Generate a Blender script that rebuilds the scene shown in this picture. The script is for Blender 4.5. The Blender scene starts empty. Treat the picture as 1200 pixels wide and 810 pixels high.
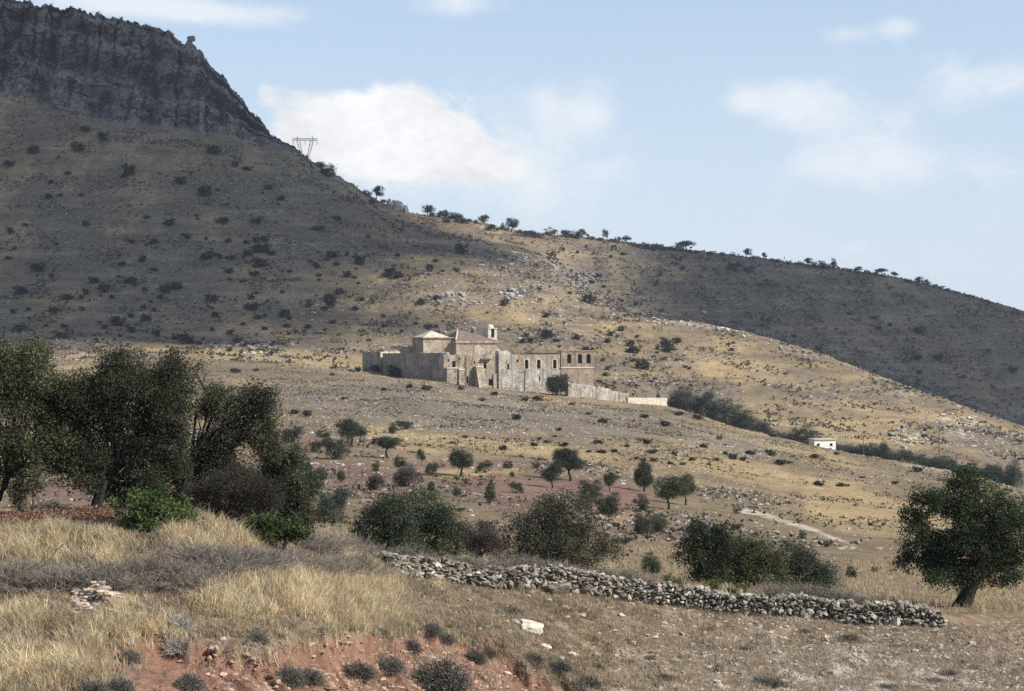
import bpy, math, random
import numpy as np

SC = bpy.context.scene
COL = SC.collection
K = 0.0004155          # metres sideways per metre of distance and photo pixel
HZ = 405.0
rng = np.random.default_rng(11)
random.seed(11)
R = math.radians

# ------------------------------------------------------------------ noise
_perm = np.random.default_rng(5).permutation(256)
_perm = np.concatenate([_perm, _perm, _perm])
_g3 = np.random.default_rng(6).normal(size=(256, 3))
_g3 /= np.linalg.norm(_g3, axis=1)[:, None]

def perlin(x, y, z=None):
    x = np.asarray(x, float); y = np.asarray(y, float)
    z = np.zeros_like(x) if z is None else np.asarray(z, float)
    xi = np.floor(x).astype(np.int64); yi = np.floor(y).astype(np.int64); zi = np.floor(z).astype(np.int64)
    xf = x - xi; yf = y - yi; zf = z - zi
    f = lambda t: t * t * t * (t * (t * 6 - 15) + 10)
    u, v, w = f(xf), f(yf), f(zf)
    out = 0
    for dx in (0, 1):
        wx = u if dx else 1 - u
        for dy in (0, 1):
            wy = v if dy else 1 - v
            for dz in (0, 1):
                wz = w if dz else 1 - w
                h = _perm[(_perm[(_perm[(xi + dx) & 255] + yi + dy) & 255] + zi + dz) & 255]
                g = _g3[h]
                out = out + wx * wy * wz * (g[..., 0] * (xf - dx) + g[..., 1] * (yf - dy) + g[..., 2] * (zf - dz))
    return out * 1.6

def fbm(x, y, z=None, o=4, g=0.5):
    a, s, t = 1.0, 1.0, 0
    for i in range(o):
        t = t + a * perlin(x * s + 17 * i, y * s - 9 * i, None if z is None else z * s)
        a *= g; s *= 2.03
    return t

def sstep(a, b, x):
    t = np.clip((x - a) / (b - a), 0, 1)
    return t * t * (3 - 2 * t)

def pchip(xk, yk, x):
    """monotone cubic; xk (n), yk (n, ...)"""
    xk = np.asarray(xk, float); yk = np.asarray(yk, float)
    h = np.diff(xk); sh = (-1,) + (1,) * (yk.ndim - 1)
    dl = np.diff(yk, axis=0) / h.reshape(sh)
    m = np.zeros_like(yk)
    m[0] = dl[0]; m[-1] = dl[-1]
    w1 = (2 * h[1:] + h[:-1]).reshape(sh); w2 = (h[1:] + 2 * h[:-1]).reshape(sh)
    a, b = dl[:-1], dl[1:]
    same = (a * b) > 0
    with np.errstate(divide='ignore', invalid='ignore'):
        hm = (w1 + w2) / (w1 / a + w2 / b)
    m[1:-1] = np.where(same, hm, 0)
    i = np.clip(np.searchsorted(xk, x) - 1, 0, len(xk) - 2)
    hh = h[i].reshape(sh); t = ((np.asarray(x) - xk[i]) / h[i]).reshape(sh)
    y0, y1, m0, m1 = yk[i], yk[i + 1], m[i], m[i + 1]
    return ((2*t**3 - 3*t**2 + 1) * y0 + (t**3 - 2*t**2 + t) * hh * m0 + (-2*t**3 + 3*t**2) * y1 + (t**3 - t**2) * hh * m1)

# ------------------------------------------------------------------ mesh helpers
class MB:
    def __init__(s):
        s.v = []; s.f = {3: [], 4: []}; s.c = []; s.n = 0
    def add(s, v, f, c=None):
        v = np.asarray(v, float).reshape(-1, 3)
        f = np.asarray(f, int)
        s.f[f.shape[1]].append(f + s.n)
        s.v.append(v)
        if c is None: c = (1, 1, 1)
        c = np.asarray(c, float)
        s.c.append(np.broadcast_to(c, (len(v), 3)))
        s.n += len(v)
    def build(s, name, mat, parent=None, smooth=False):
        me = bpy.data.meshes.new(name)
        fill_mesh(me, np.concatenate(s.v), [np.concatenate(s.f[k]) for k in (3, 4) if s.f[k]], np.concatenate(s.c), smooth)
        me.materials.append(mat)
        o = bpy.data.objects.new(name, me); COL.objects.link(o)
        if parent is not None: o.parent = parent
        return o

def fill_mesh(me, v, faces, c=None, smooth=False):
    me.vertices.add(len(v)); me.vertices.foreach_set('co', v.astype(np.float32).ravel())
    nl = sum(f.size for f in faces); npoly = sum(len(f) for f in faces)
    me.loops.add(nl); me.polygons.add(npoly)
    li = np.concatenate([f.ravel() for f in faces]).astype(np.int32)
    tot = np.concatenate([np.full(len(f), f.shape[1]) for f in faces])
    st = np.concatenate([[0], np.cumsum(tot)[:-1]]).astype(np.int32)
    me.loops.foreach_set('vertex_index', li)
    me.polygons.foreach_set('loop_start', st)
    me.polygons.foreach_set('use_smooth', np.full(npoly, bool(smooth)))
    me.update(calc_edges=True)
    if c is not None:
        a = me.attributes.new('col', 'FLOAT_COLOR', 'POINT')
        a.data.foreach_set('color', np.concatenate([c, np.ones((len(c), 1))], 1).astype(np.float32).ravel())

def tag(o, label=None, cat=None, group=None, kind=None):
    if label:
        o['label'] = label
        if len(label.split()) > 16: print('LONG', len(label.split()), label)
    if cat: o['category'] = cat
    if group: o['group'] = group
    if kind: o['kind'] = kind
    return o

def empty(name, loc, rz=0.0, sc=(1, 1, 1)):
    o = bpy.data.objects.new(name, None); COL.objects.link(o)
    o.empty_display_size = 0.3
    o.location = loc; o.rotation_euler = (0, 0, rz); o.scale = sc
    return o

def inst(name, mesh, parent=None, loc=(0, 0, 0), rot=(0, 0, 0), sc=(1, 1, 1)):
    o = bpy.data.objects.new(name, mesh); COL.objects.link(o)
    if parent is not None: o.parent = parent
    o.location = loc; o.rotation_euler = rot; o.scale = sc
    return o

def tube(mb, pts, rads, sides=6, c=None):
    pts = np.asarray(pts, float); rads = np.asarray(rads, float)
    t = np.gradient(pts, axis=0); t /= np.linalg.norm(t, axis=1)[:, None] + 1e-9
    ref = np.where(np.abs(t[:, 2:3]) > 0.9, np.array([[1.0, 0, 0]]), np.array([[0, 0, 1.0]]))
    a = np.cross(t, ref); a /= np.linalg.norm(a, axis=1)[:, None] + 1e-9
    b = np.cross(t, a)
    an = np.linspace(0, 2 * np.pi, sides, endpoint=False)
    v = pts[:, None] + rads[:, None, None] * (np.cos(an)[None, :, None] * a[:, None] + np.sin(an)[None, :, None] * b[:, None])
    n = len(pts)
    i, j = np.meshgrid(np.arange(n - 1), np.arange(sides), indexing='ij')
    q = np.stack([i * sides + j, i * sides + (j + 1) % sides, (i + 1) * sides + (j + 1) % sides, (i + 1) * sides + j], -1).reshape(-1, 4)
    mb.add(v.reshape(-1, 3), q, c)

def box(mb, x0, x1, y0, y1, z0, z1, c=None, skip=()):
    v = [(x0,y0,z0),(x1,y0,z0),(x1,y1,z0),(x0,y1,z0),(x0,y0,z1),(x1,y0,z1),(x1,y1,z1),(x0,y1,z1)]
    f = {'b':(0,3,2,1),'t':(4,5,6,7),'f':(0,1,5,4),'r':(1,2,6,5),'k':(2,3,7,6),'l':(3,0,4,7)}
    mb.add(v, [f[k] for k in f if k not in skip], c)

def ico(sub=1):
    t = (1 + 5 ** .5) / 2
    v = [(-1,t,0),(1,t,0),(-1,-t,0),(1,-t,0),(0,-1,t),(0,1,t),(0,-1,-t),(0,1,-t),(t,0,-1),(t,0,1),(-t,0,-1),(-t,0,1)]
    f = [(0,11,5),(0,5,1),(0,1,7),(0,7,10),(0,10,11),(1,5,9),(5,11,4),(11,10,2),(10,7,6),(7,1,8),(3,9,4),(3,4,2),(3,2,6),(3,6,8),(3,8,9),(4,9,5),(2,4,11),(6,2,10),(8,6,7),(9,8,1)]
    v = [np.array(p, float) / np.linalg.norm(p) for p in v]
    for _ in range(sub):
        cache = {}; nf = []
        def mid(a, b):
            k = (min(a, b), max(a, b))
            if k not in cache:
                m = v[a] + v[b]; v.append(m / np.linalg.norm(m)); cache[k] = len(v) - 1
            return cache[k]
        for a, b, c in f:
            x, y, z = mid(a, b), mid(b, c), mid(c, a)
            nf += [(a, x, z), (b, y, x), (c, z, y), (x, y, z)]
        f = nf
    return np.array(v), np.array(f)
ICO0, ICO1, ICO2 = ico(0), ico(1), ico(2)

# ------------------------------------------------------------------ materials
def nmat(name):
    m = bpy.data.materials.new(name); m.use_nodes = True
    nt = m.node_tree; nt.nodes.clear()
    return m, nt

class N:
    def __init__(s, nt): s.nt = nt
    def __call__(s, t, ins=None, **kw):
        n = s.nt.nodes.new(t)
        for k, v in kw.items(): setattr(n, k, v)
        for k, v in (ins or {}).items():
            sock = n.inputs[k]
            if isinstance(v, bpy.types.NodeSocket): s.nt.links.new(v, sock)
            else: sock.default_value = v
        return n
    def mul(s, a, b): return s('ShaderNodeMath', {0: a, 1: b}, operation='MULTIPLY').outputs[0]
    def add(s, a, b): return s('ShaderNodeMath', {0: a, 1: b}, operation='ADD').outputs[0]
    def m(s, op, a, b=0.0): return s('ShaderNodeMath', {0: a, 1: b}, operation=op).outputs[0]
    def rng(s, v, a, b, c, d, sm=True):
        return s('ShaderNodeMapRange', {0: v, 1: a, 2: b, 3: c, 4: d}, interpolation_type='SMOOTHSTEP' if sm else 'LINEAR').outputs[0]
    def noise(s, vec, scale, detail=4, rough=0.55):
        return s('ShaderNodeTexNoise', {'Vector': vec, 'Scale': scale, 'Detail': detail, 'Roughness': rough}).outputs[0]
    def mix(s, f, a, b, bt='MIX'):
        n = s.nt.nodes.new('ShaderNodeMix'); n.data_type = 'RGBA'; n.blend_type = bt
        for k, v in ((0, f), (6, a), (7, b)):
            if isinstance(v, bpy.types.NodeSocket): s.nt.links.new(v, n.inputs[k])
            else: n.inputs[k].default_value = v if k == 0 else (tuple(v) + (1,))[:4]
        return n.outputs[2]

def scalec(n, col, val):
    return n('ShaderNodeVectorMath', {0: col, 'Scale': val}, operation='SCALE').outputs[0]

def mat_ground():
    m, nt = nmat('dry_hillside'); n = N(nt)
    pos = n('ShaderNodeNewGeometry').outputs['Position']
    att = n('ShaderNodeAttribute', attribute_name='col').outputs['Color']
    rk = n('ShaderNodeAttribute', attribute_name='rock').outputs['Fac']
    big = n.noise(pos, 0.045, 5, .6)
    mid = n.noise(pos, 0.33, 5, .65)
    fin = n.noise(pos, 1.9, 6, .7)
    f = n.add(n.rng(big, .3, .7, .86, 1.14), n.add(n.rng(mid, .3, .7, -.17, .17), n.rng(fin, .3, .7, -.28, .28)))
    c = scalec(n, att, f)
    # grey stones lying in the turf
    vor = n('ShaderNodeTexVoronoi', {'Vector': pos, 'Scale': 1.15, 'Randomness': 1.0})
    st = n.mul(n.rng(vor.outputs['Distance'], .12, .26, 1, 0), n.rng(n.noise(pos, .12, 3), .47, .62, 0, 1))
    c = n.mix(n.mul(st, .6), c, (.40, .37, .33))
    # dark low herbs
    v2 = n('ShaderNodeTexVoronoi', {'Vector': pos, 'Scale': .8, 'Randomness': 1.0})
    hb = n.mul(n.rng(v2.outputs['Distance'], .10, .30, 1, 0), n.rng(n.noise(pos, .07, 3), .42, .6, .15, 1))
    hb = n.mul(hb, n.rng(fin, .4, .6, .4, 1))
    c = n.mix(n.mul(hb, .55), c, (.085, .075, .058))
    bf = n.add(n.mul(fin, .25), n.add(n.mul(mid, .5), n.mul(n.noise(pos, 6.0, 4, .7), .1)))
    rn = n.noise(n('ShaderNodeMapping', {'Vector': pos, 'Scale': (.35, .35, .12)}).outputs[0], 1.0, 8, .7)
    bf = n.add(bf, n.mul(n.mul(rn, rk), 5.0))
    bmp = n('ShaderNodeBump', {'Height': bf, 'Strength': .8, 'Distance': 1.0})
    rc = n.mix(n.rng(rn, .3, .7, 0, 1), (.20, .187, .17), (.34, .31, .27))
    c = n.mix(n.mul(rk, .65), c, rc)
    b = n('ShaderNodeBsdfPrincipled', {'Base Color': c, 'Roughness': .95, 'Specular IOR Level': .1, 'Normal': bmp.outputs[0]})
    o = n('ShaderNodeOutputMaterial', {0: b.outputs[0]})
    return m

def mat_simple(name, base=(1, 1, 1), rough=.85, var=.25, scale=3.0, attr=True, transl=0.0, spec=.2, bump=0.0, objvar=0.0, tcol=None):
    m, nt = nmat(name); n = N(nt)
    tc = n('ShaderNodeTexCoord').outputs['Object']
    if attr:
        c = n('ShaderNodeAttribute', attribute_name='col').outputs['Color']
        c = n.mix(1.0, c, base, 'MULTIPLY')
    else:
        c = n('ShaderNodeRGB').outputs[0]; c.default_value = tuple(base) + (1,)
    nz = n.noise(tc, scale, 5, .6)
    f = n.rng(nz, .3, .7, 1 - var, 1 + var)
    if objvar:
        oi = n('ShaderNodeObjectInfo').outputs['Random']
        f = n.mul(f, n.rng(oi, 0, 1, 1 - objvar, 1 + objvar, False))
    c = scalec(n, c, f)
    ins = {'Base Color': c, 'Roughness': rough, 'Specular IOR Level': spec}
    if bump:
        ins['Normal'] = n('ShaderNodeBump', {'Height': nz, 'Strength': .7, 'Distance': bump}).outputs[0]
    b = n('ShaderNodeBsdfPrincipled', ins).outputs[0]
    if transl:
        t = n('ShaderNodeBsdfTranslucent', {'Color': scalec(n, c, 1.3)}).outputs[0]
        b = n('ShaderNodeMixShader', {0: transl, 1: b, 2: t}).outputs[0]
    n('ShaderNodeOutputMaterial', {0: b})
    return m

M_GROUND = mat_ground()
M_LEAF = mat_simple('leaf', transl=.28, spec=.12, rough=.55, var=.25, scale=1.5, objvar=.18)
M_BARK = mat_simple('bark', (.034, .029, .025), attr=False, rough=.95, var=.4, scale=9, bump=.02)
M_TWIG = mat_simple('twig', rough=.9, var=.25, scale=6, objvar=.15)
M_GRASS = mat_simple('dry_grass', rough=.7, transl=.3, var=.15, scale=.8, spec=.25)
M_STONE = mat_simple('field_stone', rough=.92, var=.35, scale=5, bump=.03, objvar=.12)
M_EARTH = mat_simple('packed_earth', (.10, .085, .07), attr=False, rough=1, var=.4, scale=4, bump=.03)
M_DARK = mat_simple('dark_interior', (.015, .014, .014), attr=False, rough=1, var=.2)
M_TILE = mat_simple('terracotta_roof', (.165, .115, .10), attr=False, rough=.9, var=.4, scale=1.6)
M_PLASTER = mat_simple('pale_plaster', (.48, .43, .34), attr=False, rough=.9, var=.22, scale=1.2)
M_STEEL = mat_simple('galvanised_steel', (.30, .31, .33), attr=False, rough=.6, var=.1)
M_WOOD = mat_simple('weathered_pole', (.11, .09, .075), attr=False, rough=.95, var=.3)

def mat_masonry(name, c1, c2, c3, sx=1.0):
    m, nt = nmat(name); n = N(nt)
    tc = n('ShaderNodeTexCoord').outputs['Object']
    sp = n('ShaderNodeSeparateXYZ', {0: tc})
    uu = n.add(sp.outputs[0], sp.outputs[1])
    uv = n('ShaderNodeCombineXYZ', {0: uu, 1: sp.outputs[2], 2: 0.0}).outputs[0]
    br = n('ShaderNodeTexBrick', {'Vector': uv, 'Color1': c1 + (1,), 'Color2': c2 + (1,), 'Mortar': tuple(x * .8 for x in c2) + (1,), 'Scale': sx, 'Mortar Size': .02, 'Brick Width': .9, 'Row Height': .42})
    nz = n.noise(tc, .28, 6, .65)
    c = n.mix(n.rng(nz, .45, .65, 0, .8), br.outputs[0], c3)
    n2 = n.noise(tc, 1.5, 5, .7)
    c = scalec(n, c, n.rng(n2, .3, .7, .72, 1.25))
    streak = n.noise(n('ShaderNodeMapping', {'Vector': tc, 'Scale': (1.2, 1.2, .12)}).outputs[0], 1.0, 4, .6)
    c = scalec(n, c, n.rng(streak, .48, .72, 1, .5))
    bmp = n('ShaderNodeBump', {'Height': n.add(n2, n.mul(br.outputs['Fac'], -.3)), 'Strength': .6, 'Distance': .12}).outputs[0]
    b = n('ShaderNodeBsdfPrincipled', {'Base Color': c, 'Roughness': .95, 'Specular IOR Level': .1, 'Normal': bmp})
    n('ShaderNodeOutputMaterial', {0: b.outputs[0]})
    return m
M_LIME = mat_masonry('tan_limestone', (.33, .265, .195), (.23, .185, .14), (.43, .375, .30))
M_RUBBLE = mat_masonry('pale_rubble', (.40, .36, .30), (.22, .195, .165), (.52, .48, .41), 1.4)
M_BRICK = mat_masonry('brown_stone', (.29, .222, .165), (.23, .175, .13), (.34, .275, .21), 1.2)

# ------------------------------------------------------------------ terrain
# every line of the lie of the land: (column, distance, sight row) control points
def kz(*p): return [(a, d, z / d) for a, d, z in p]            # height given
def kp(*p): return [(a, d, (HZ - y) * K) for a, d, y in p]     # slope of sight given
KN = [
 (kz((-700,1.5,-1.7),(1900,1.5,-1.7)), 5),
 (kz((-700,14,-3.0),(1900,14,-3.4)), 8),
 (kz((-700,28,-5.7),(300,28,-5.7),(700,28,-7.4),(1900,28,-7.5)), 22),
 (kp((-700,37,826),(0,38,826),(300,39,826),(420,43,826),(560,50,826),(690,56,826),(1200,58,826),(1900,60,826)), 170),
 (kp((-700,52,600),(0,52,612),(100,52,608),(200,52,611),(300,54,624),(360,56,637),(420,60,656),(450,62,672),(500,64,682),(600,66,690),(800,68,713),(1000,68,731),(1105,68,737),(1200,70,728),(1900,72,715)), 12),
 (kp((-700,58,606),(0,58,615),(200,58,616),(300,58,627),(360,60,638),(420,63,648),(450,63.6,658),(500,65.4,665),(600,67.4,672),(800,69.4,694),(1000,69.4,711),(1105,69.4,720),(1200,73,719),(1900,75,708)), 40),
 (kp((-700,110,600),(0,110,602),(200,110,606),(400,106,630),(600,100,654),(800,98,668),(1000,97,682),(1200,96,698),(1900,96,700)), 80),
 (kp((-700,190,575),(0,190,578),(200,190,580),(400,190,583),(600,190,593),(760,185,611),(870,180,622),(1000,178,632),(1200,175,642),(1900,170,660)), 90),
 (kp((-700,340,510),(0,340,510),(200,340,511),(400,340,512),(600,340,520),(760,335,540),(900,330,564),(1000,320,580),(1200,300,603),(1900,290,650)), 100),
 (kp((-700,590,452),(0,590,440),(200,590,437),(420,590,441),(520,596,449),(600,600,459),(690,600,467),(780,590,478),(870,560,503),(980,520,528),(1100,480,550),(1200,450,573),(1900,430,700)), 20),
 (kp((-700,650,437),(0,650,423),(200,650,421),(420,650,434),(520,655,447),(600,656,457),(690,655,464),(780,640,479),(870,610,508),(980,575,534),(1100,545,556),(1200,520,578),(1900,500,702)), 50),
 (kp((-700,760,410),(0,760,402),(300,760,402),(420,760,410),(520,760,418),(600,760,425),(690,750,438),(780,740,458),(870,700,484),(980,650,515),(1100,620,533),(1200,600,557),(1900,600,690)), 80),
 (kp((-700,900,345),(0,900,340),(300,900,335),(420,900,342),(520,900,348),(600,885,358),(660,865,374),(700,845,389),(780,820,410),(870,790,438),(980,760,470),(1100,720,498),(1200,690,521),(1900,680,670)), 90),
 (kp((-700,1040,240),(0,1040,235),(200,1040,235),(330,1040,242),(420,1040,264),(480,1040,286),(560,1040,295),(640,1030,310),(670,1000,334),(700,965,354),(760,930,371),(850,900,386),(950,870,413),(1050,830,447),(1200,790,501),(1900,770,760)), 24),
 (kp((-700,1100,180),(0,1100,178),(200,1100,184),(330,1100,204),(420,1090,240),(480,1100,270),(560,1110,284),(640,1090,304),(670,1070,330),(700,1040,366),(850,990,405),(1200,900,540),(1900,880,800)), 60),
 (kp((-700,1150,95),(0,1150,102),(60,1150,120),(120,1150,136),(200,1150,149),(330,1150,173),(380,1145,202),(430,1155,236),(480,1165,263),(560,1180,277),(640,1175,298),(700,1155,348),(850,1130,384),(1000,1120,425),(1200,1120,500),(1900,1100,760)), 150),
 (kp((-700,1180,-70),(-200,1180,-25),(0,1178,-2),(60,1178,8),(100,1178,13),(150,1178,26),(190,1177,35),(210,1176,46),(222,1176,53),(236,1176,58),(245,1175,75),(262,1175,92),(285,1174,119),(300,1172,138),(330,1172,166),(360,1174,186),(400,1185,211),(430,1195,229),(450,1205,239),(480,1230,250),(545,1250,258),(600,1265,270),(660,1270,277),(700,1275,280),(760,1280,288),(830,1285,296),(900,1290,304),(960,1290,312),(1050,1295,325),(1100,1300,337),(1150,1300,350),(1200,1300,365),(1400,1280,440),(1900,1240,620)), 12),
]
NTYPE = len(KN)
inner = np.arange(-24, 1225, 1.45)
left = -24 - np.cumsum(1.6 * 1.045 ** np.arange(1, 70)); left = left[left > -690]
right = 1225 + np.cumsum(1.6 * 1.045 ** np.arange(1, 70)); right = right[right < 1890]
PX = np.concatenate([left[::-1], inner, right])
NC = len(PX)
D_k, Z_k = [], []
for pts, _ in KN:
    p = np.array(pts, float)
    d = pchip(p[:, 0], p[:, 1], PX); s = pchip(p[:, 0], p[:, 2], PX)
    D_k.append(d); Z_k.append(s * d)
zs = Z_k[-1]
D_k += [D_k[-1] + 110, np.full(NC, 1800.), np.full(NC, 2500.)]
Z_k += [zs - 2.5, np.minimum(zs - 14, 5), np.minimum(zs - 30, -20)]
counts = [c for _, c in KN] + [8, 6]
# broken edge of the plateau
cw = 1 - sstep(330, 470, PX)
D_k = np.array(D_k); Z_k = np.array(Z_k)
edge = np.round(perlin(PX / 13.0, PX * 0 + 3.3) * 2.4) * 2.6 + np.round(perlin(PX / 4.5, PX * 0 + 8.1) * 2) * 1.3 + perlin(PX / 2.2, PX * 0 + 5.5) * .8
Z_k[16] += edge * K * 1180 * cw * 0.8
T = np.concatenate([i + np.arange(c) / c for i, c in enumerate(counts)] + [[len(counts)]])
kk = np.arange(len(D_k), dtype=float)
DD = pchip(kk, D_k, T)          # rows x cols
ZZ = pchip(kk, Z_k, T)
NR = len(T)
PXX = np.broadcast_to(PX, DD.shape)
XX = (PXX - 600) * K * DD
TT = np.broadcast_to(T[:, None], DD.shape)
# relief
far = sstep(120, 500, DD) * (1 - sstep(1400, 2500, DD))
cliff = (sstep(14.88, 15.02, TT) * (1 - sstep(16.0, 16.4, TT)) * (1 - sstep(300, 430, PXX)))
n1 = fbm(XX / 70, DD / 70, o=4)
n2 = fbm(XX / 16, DD / 16, o=4)
n3 = fbm(XX / 3.5, DD / 3.5, o=3)
n4 = fbm(XX / 4.0, DD / 4.0, o=5, g=.55)
nearskip = 1 - np.exp(-((TT - 16) / .35) ** 2)
ZZ = ZZ + far * (n1 * 1.3 * nearskip * (1 - np.exp(-((TT - 9) / .5) ** 2) * .8) + n2 * .55 + n3 * .16)
nr = (1 - sstep(90, 200, DD)) * sstep(8, 30, DD)
ZZ = ZZ + nr * n4 * .13
# gullied red bank under the grass on the left
bank = sstep(3.0, 3.05, TT) * (1 - sstep(3.25, 3.42, TT)) * sstep(120, 330, PXX) * (1 - sstep(640, 760, PXX))
ZZ = ZZ - bank * .5 * (np.abs(fbm(XX / 1.3 + DD / 2.5, DD / 6, o=3)))
def bank_cut(px, py):
    return (1 - sstep(-6, 7, (748 + .42 * np.maximum(px - 520, 0) + 16 * np.exp(-((px - 300) / 60) ** 2) - 22 * np.exp(-((px - 560) / 60) ** 2)) - py + perlin(XX / .8, DD / .8) * 9 + 7 * perlin(XX / .3, DD / .3))) * sstep(90, 200, px) * (1 - sstep(690, 720, px))
ZZ = ZZ - .42 * bank_cut(PXX, HZ - ZZ / (K * np.maximum(DD, .1))) * (TT > 2.2) * (TT < 4)
# stony ledges on the slopes
led = fbm(XX / 60 + 5, DD / 30, o=3)
ZZ = ZZ + far * sstep(620, 760, DD) * .9 * sstep(.1, .6, led) * np.abs(perlin(XX / 5, DD / 4))
# cliff: pillars, ledges and gullies, worked into depth
hh = ZZ
wx = XX + 2.2 * perlin(XX / 11, hh / 14) + 1.0 * perlin(XX / 4 + 4, hh / 5)
gul = 1 - np.minimum(np.abs(perlin(wx / 34 + 3, hh / 110)) * 3.6, 1)
crk = 1 - np.minimum(np.abs(perlin(wx / 9 + 8, hh / 60)) * 5.0, 1)
fis = 1 - np.minimum(np.abs(perlin(wx / 3.4 + 1, hh / 22)) * 4.0, 1)
blk = np.round(fbm(wx / 17, hh / 13, o=2) * 2.2) * 4.0 + np.round(perlin(wx / 6.5 + 3, hh / 6 + 5) * 1.8) * 1.5
cl = 2.0 + gul * 15 + crk * 6.5 + fis * 1.6 + blk + fbm(XX / 2.4, hh / 1.2, o=2) * .5
t16 = np.clip(TT - 15, 0, 1)
tw = t16 + .05 * perlin(XX / 40, XX * 0 + 1.5) + .02 * perlin(XX / 9, XX * 0 + 4.5)
strat = 1.7 * (sstep(.29, .33, tw) - sstep(.36, .56, tw)) + .8 * (sstep(.60, .63, tw) - sstep(.64, .78, tw)) + .35 * (sstep(.80, .82, tw) - sstep(.83, .92, tw)) + .4 * (sstep(.14, .16, tw) - sstep(.17, .26, tw))
off = cliff * (cl - 3.0 + strat * 9 + np.round(fbm(XX/30, hh/11, o=2)*2.0)*1.1)
g = 1 + off / DD
XX = XX * g; DD2 = DD * g; ZZ = ZZ * g
ZZ = ZZ + cliff * np.round(perlin(XX / 6, DD2 / 6 + hh / 5) * 2) * .55
DD = DD2
PY = HZ - ZZ / (K * np.maximum(DD, .1))
PXX = 600 + XX / (K * DD)
CUM = np.minimum.accumulate(np.where(TT < 2, 5000., PY), axis=0)
VIS = (PY <= CUM + 1.5) & (PY < 835) & (PXX > -25) & (PXX < 1225)

# ---- ground colours (what lies on the surface: turf, scree, red soil, rock, tracks)
def seg(px, py, pts):
    best = np.full(px.shape, 1e9)
    for (x0, y0), (x1, y1) in zip(pts[:-1], pts[1:]):
        dx, dy = x1 - x0, y1 - y0
        t = np.clip(((px - x0) * dx + (py - y0) * dy) / (dx * dx + dy * dy), 0, 1)
        best = np.minimum(best, np.hypot(px - x0 - t * dx, py - y0 - t * dy))
    return best
BLOBW = perlin(XX / (.012 * DD.clip(60)), DD / (.06 * DD.clip(60))) * .25
def blob(cx, cy, rx, ry, rot=0.0):
    a = R(rot); x = (PXX - cx) * math.cos(a) + (PY - cy) * math.sin(a); y = -(PXX - cx) * math.sin(a) + (PY - cy) * math.cos(a)
    w = BLOBW
    return 1 - sstep(.6, 1.1, np.hypot(x / rx, y / ry) + w)
TURF = np.array([.182, .136, .082]); TAN = np.array([.312, .230, .120]); SCREE = np.array([.158, .128, .094])
RED = np.array([.175, .110, .083]); ROCK = np.array([.24, .22, .20]); PALE = np.array([.43, .355, .275]); BANK = np.array([.222, .122, .086])
C = np.empty(DD.shape + (3,)); C[:] = TURF
def lay(w, c):
    global C
    C = C * (1 - w[..., None]) + np.asarray(c) * w[..., None]
lay(sstep(-.15, .5, fbm(XX / 45, DD / 80, o=3)) * .6 * far, SCREE)
lay(sstep(.0, .6, fbm(XX / 25 + 9, DD / 70, o=3)) * .8 * far, TAN)
mid = (TT > 5) & (DD < 600)
scree = blob(470, 475, 190, 26, 5) * .9
scree = np.maximum(scree, blob(640, 495, 150, 17, 8) * .85); scree = np.maximum(scree, blob(850, 520, 70, 14, 15) * .7)
scree = np.maximum(scree, blob(900, 650, 170, 28, 15) * .55)
lay(scree * (DD < 640), SCREE)
for cx, cy, rx, ry, ro, w in [(600,525,170,9,6,.8),(470,515,60,12,10,.8),(560,552,60,8,0,.9),(1020,602,120,26,10,.95),(900,560,150,14,10,.75),(860,545,110,9,9,.6),(250,412,190,9,4,.8),(330,330,120,16,5,.5),(1000,505,120,14,8,.8),(720,605,30,10,0,.7),(1170,690,60,16,0,.7),(560,365,90,12,10,.5),(640,430,50,8,0,.4),(430,425,40,10,10,.6),(700,470,60,5,8,.4)]:
    lay(blob(cx, cy, rx, ry, ro) * w * (DD > 64), TAN)
for cx, cy, rx, ry, ro, w in [(640,580,140,24,3,.9),(420,560,90,22,8,.9),(720,585,70,22,3,.8),(350,520,40,14,0,.8),(100,590,120,40,3,.7),(680,565,70,9,0,.8),(770,625,70,25,0,.35),(540,545,90,7,0,.7)]:
    lay(blob(cx, cy, rx, ry, ro) * w * (DD > 64) * (DD < 500), RED)
hill = (DD > 640)
for cx, cy, rx, ry, ro in [(545,350,40,12,10),(605,345,30,14,20),(680,322,50,16,20),(360,300,70,12,8),(130,320,160,30,5),(600,320,60,16,25),(250,230,130,22,20),(740,300,60,10,10),(380,240,60,14,30)]:
    lay(blob(cx, cy, rx, ry, ro) * .65 * hill, SCREE * .95)
lay(sstep(1000, 1100, DD) * sstep(600, 760, PXX) * .6, SCREE * .9)
cb = fbm(XX / 55 + 2, ZZ / 3.2, DD / 160, o=3)
lay(sstep(.05, .5, cb) * .45 * far * sstep(640, 760, DD), SCREE * .72)
lay(sstep(.1, .55, -cb) * .4 * far * sstep(640, 760, DD), TAN * 1.02)
st_ = perlin(XX / 90 + 4, ZZ / 1.7) + .6 * perlin(XX / 30, ZZ / .9 + 7)
lay(sstep(.0, .5, st_) * .45 * sstep(1040, 1100, DD) * sstep(800, 1000, PXX), SCREE * 1.35)
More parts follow.
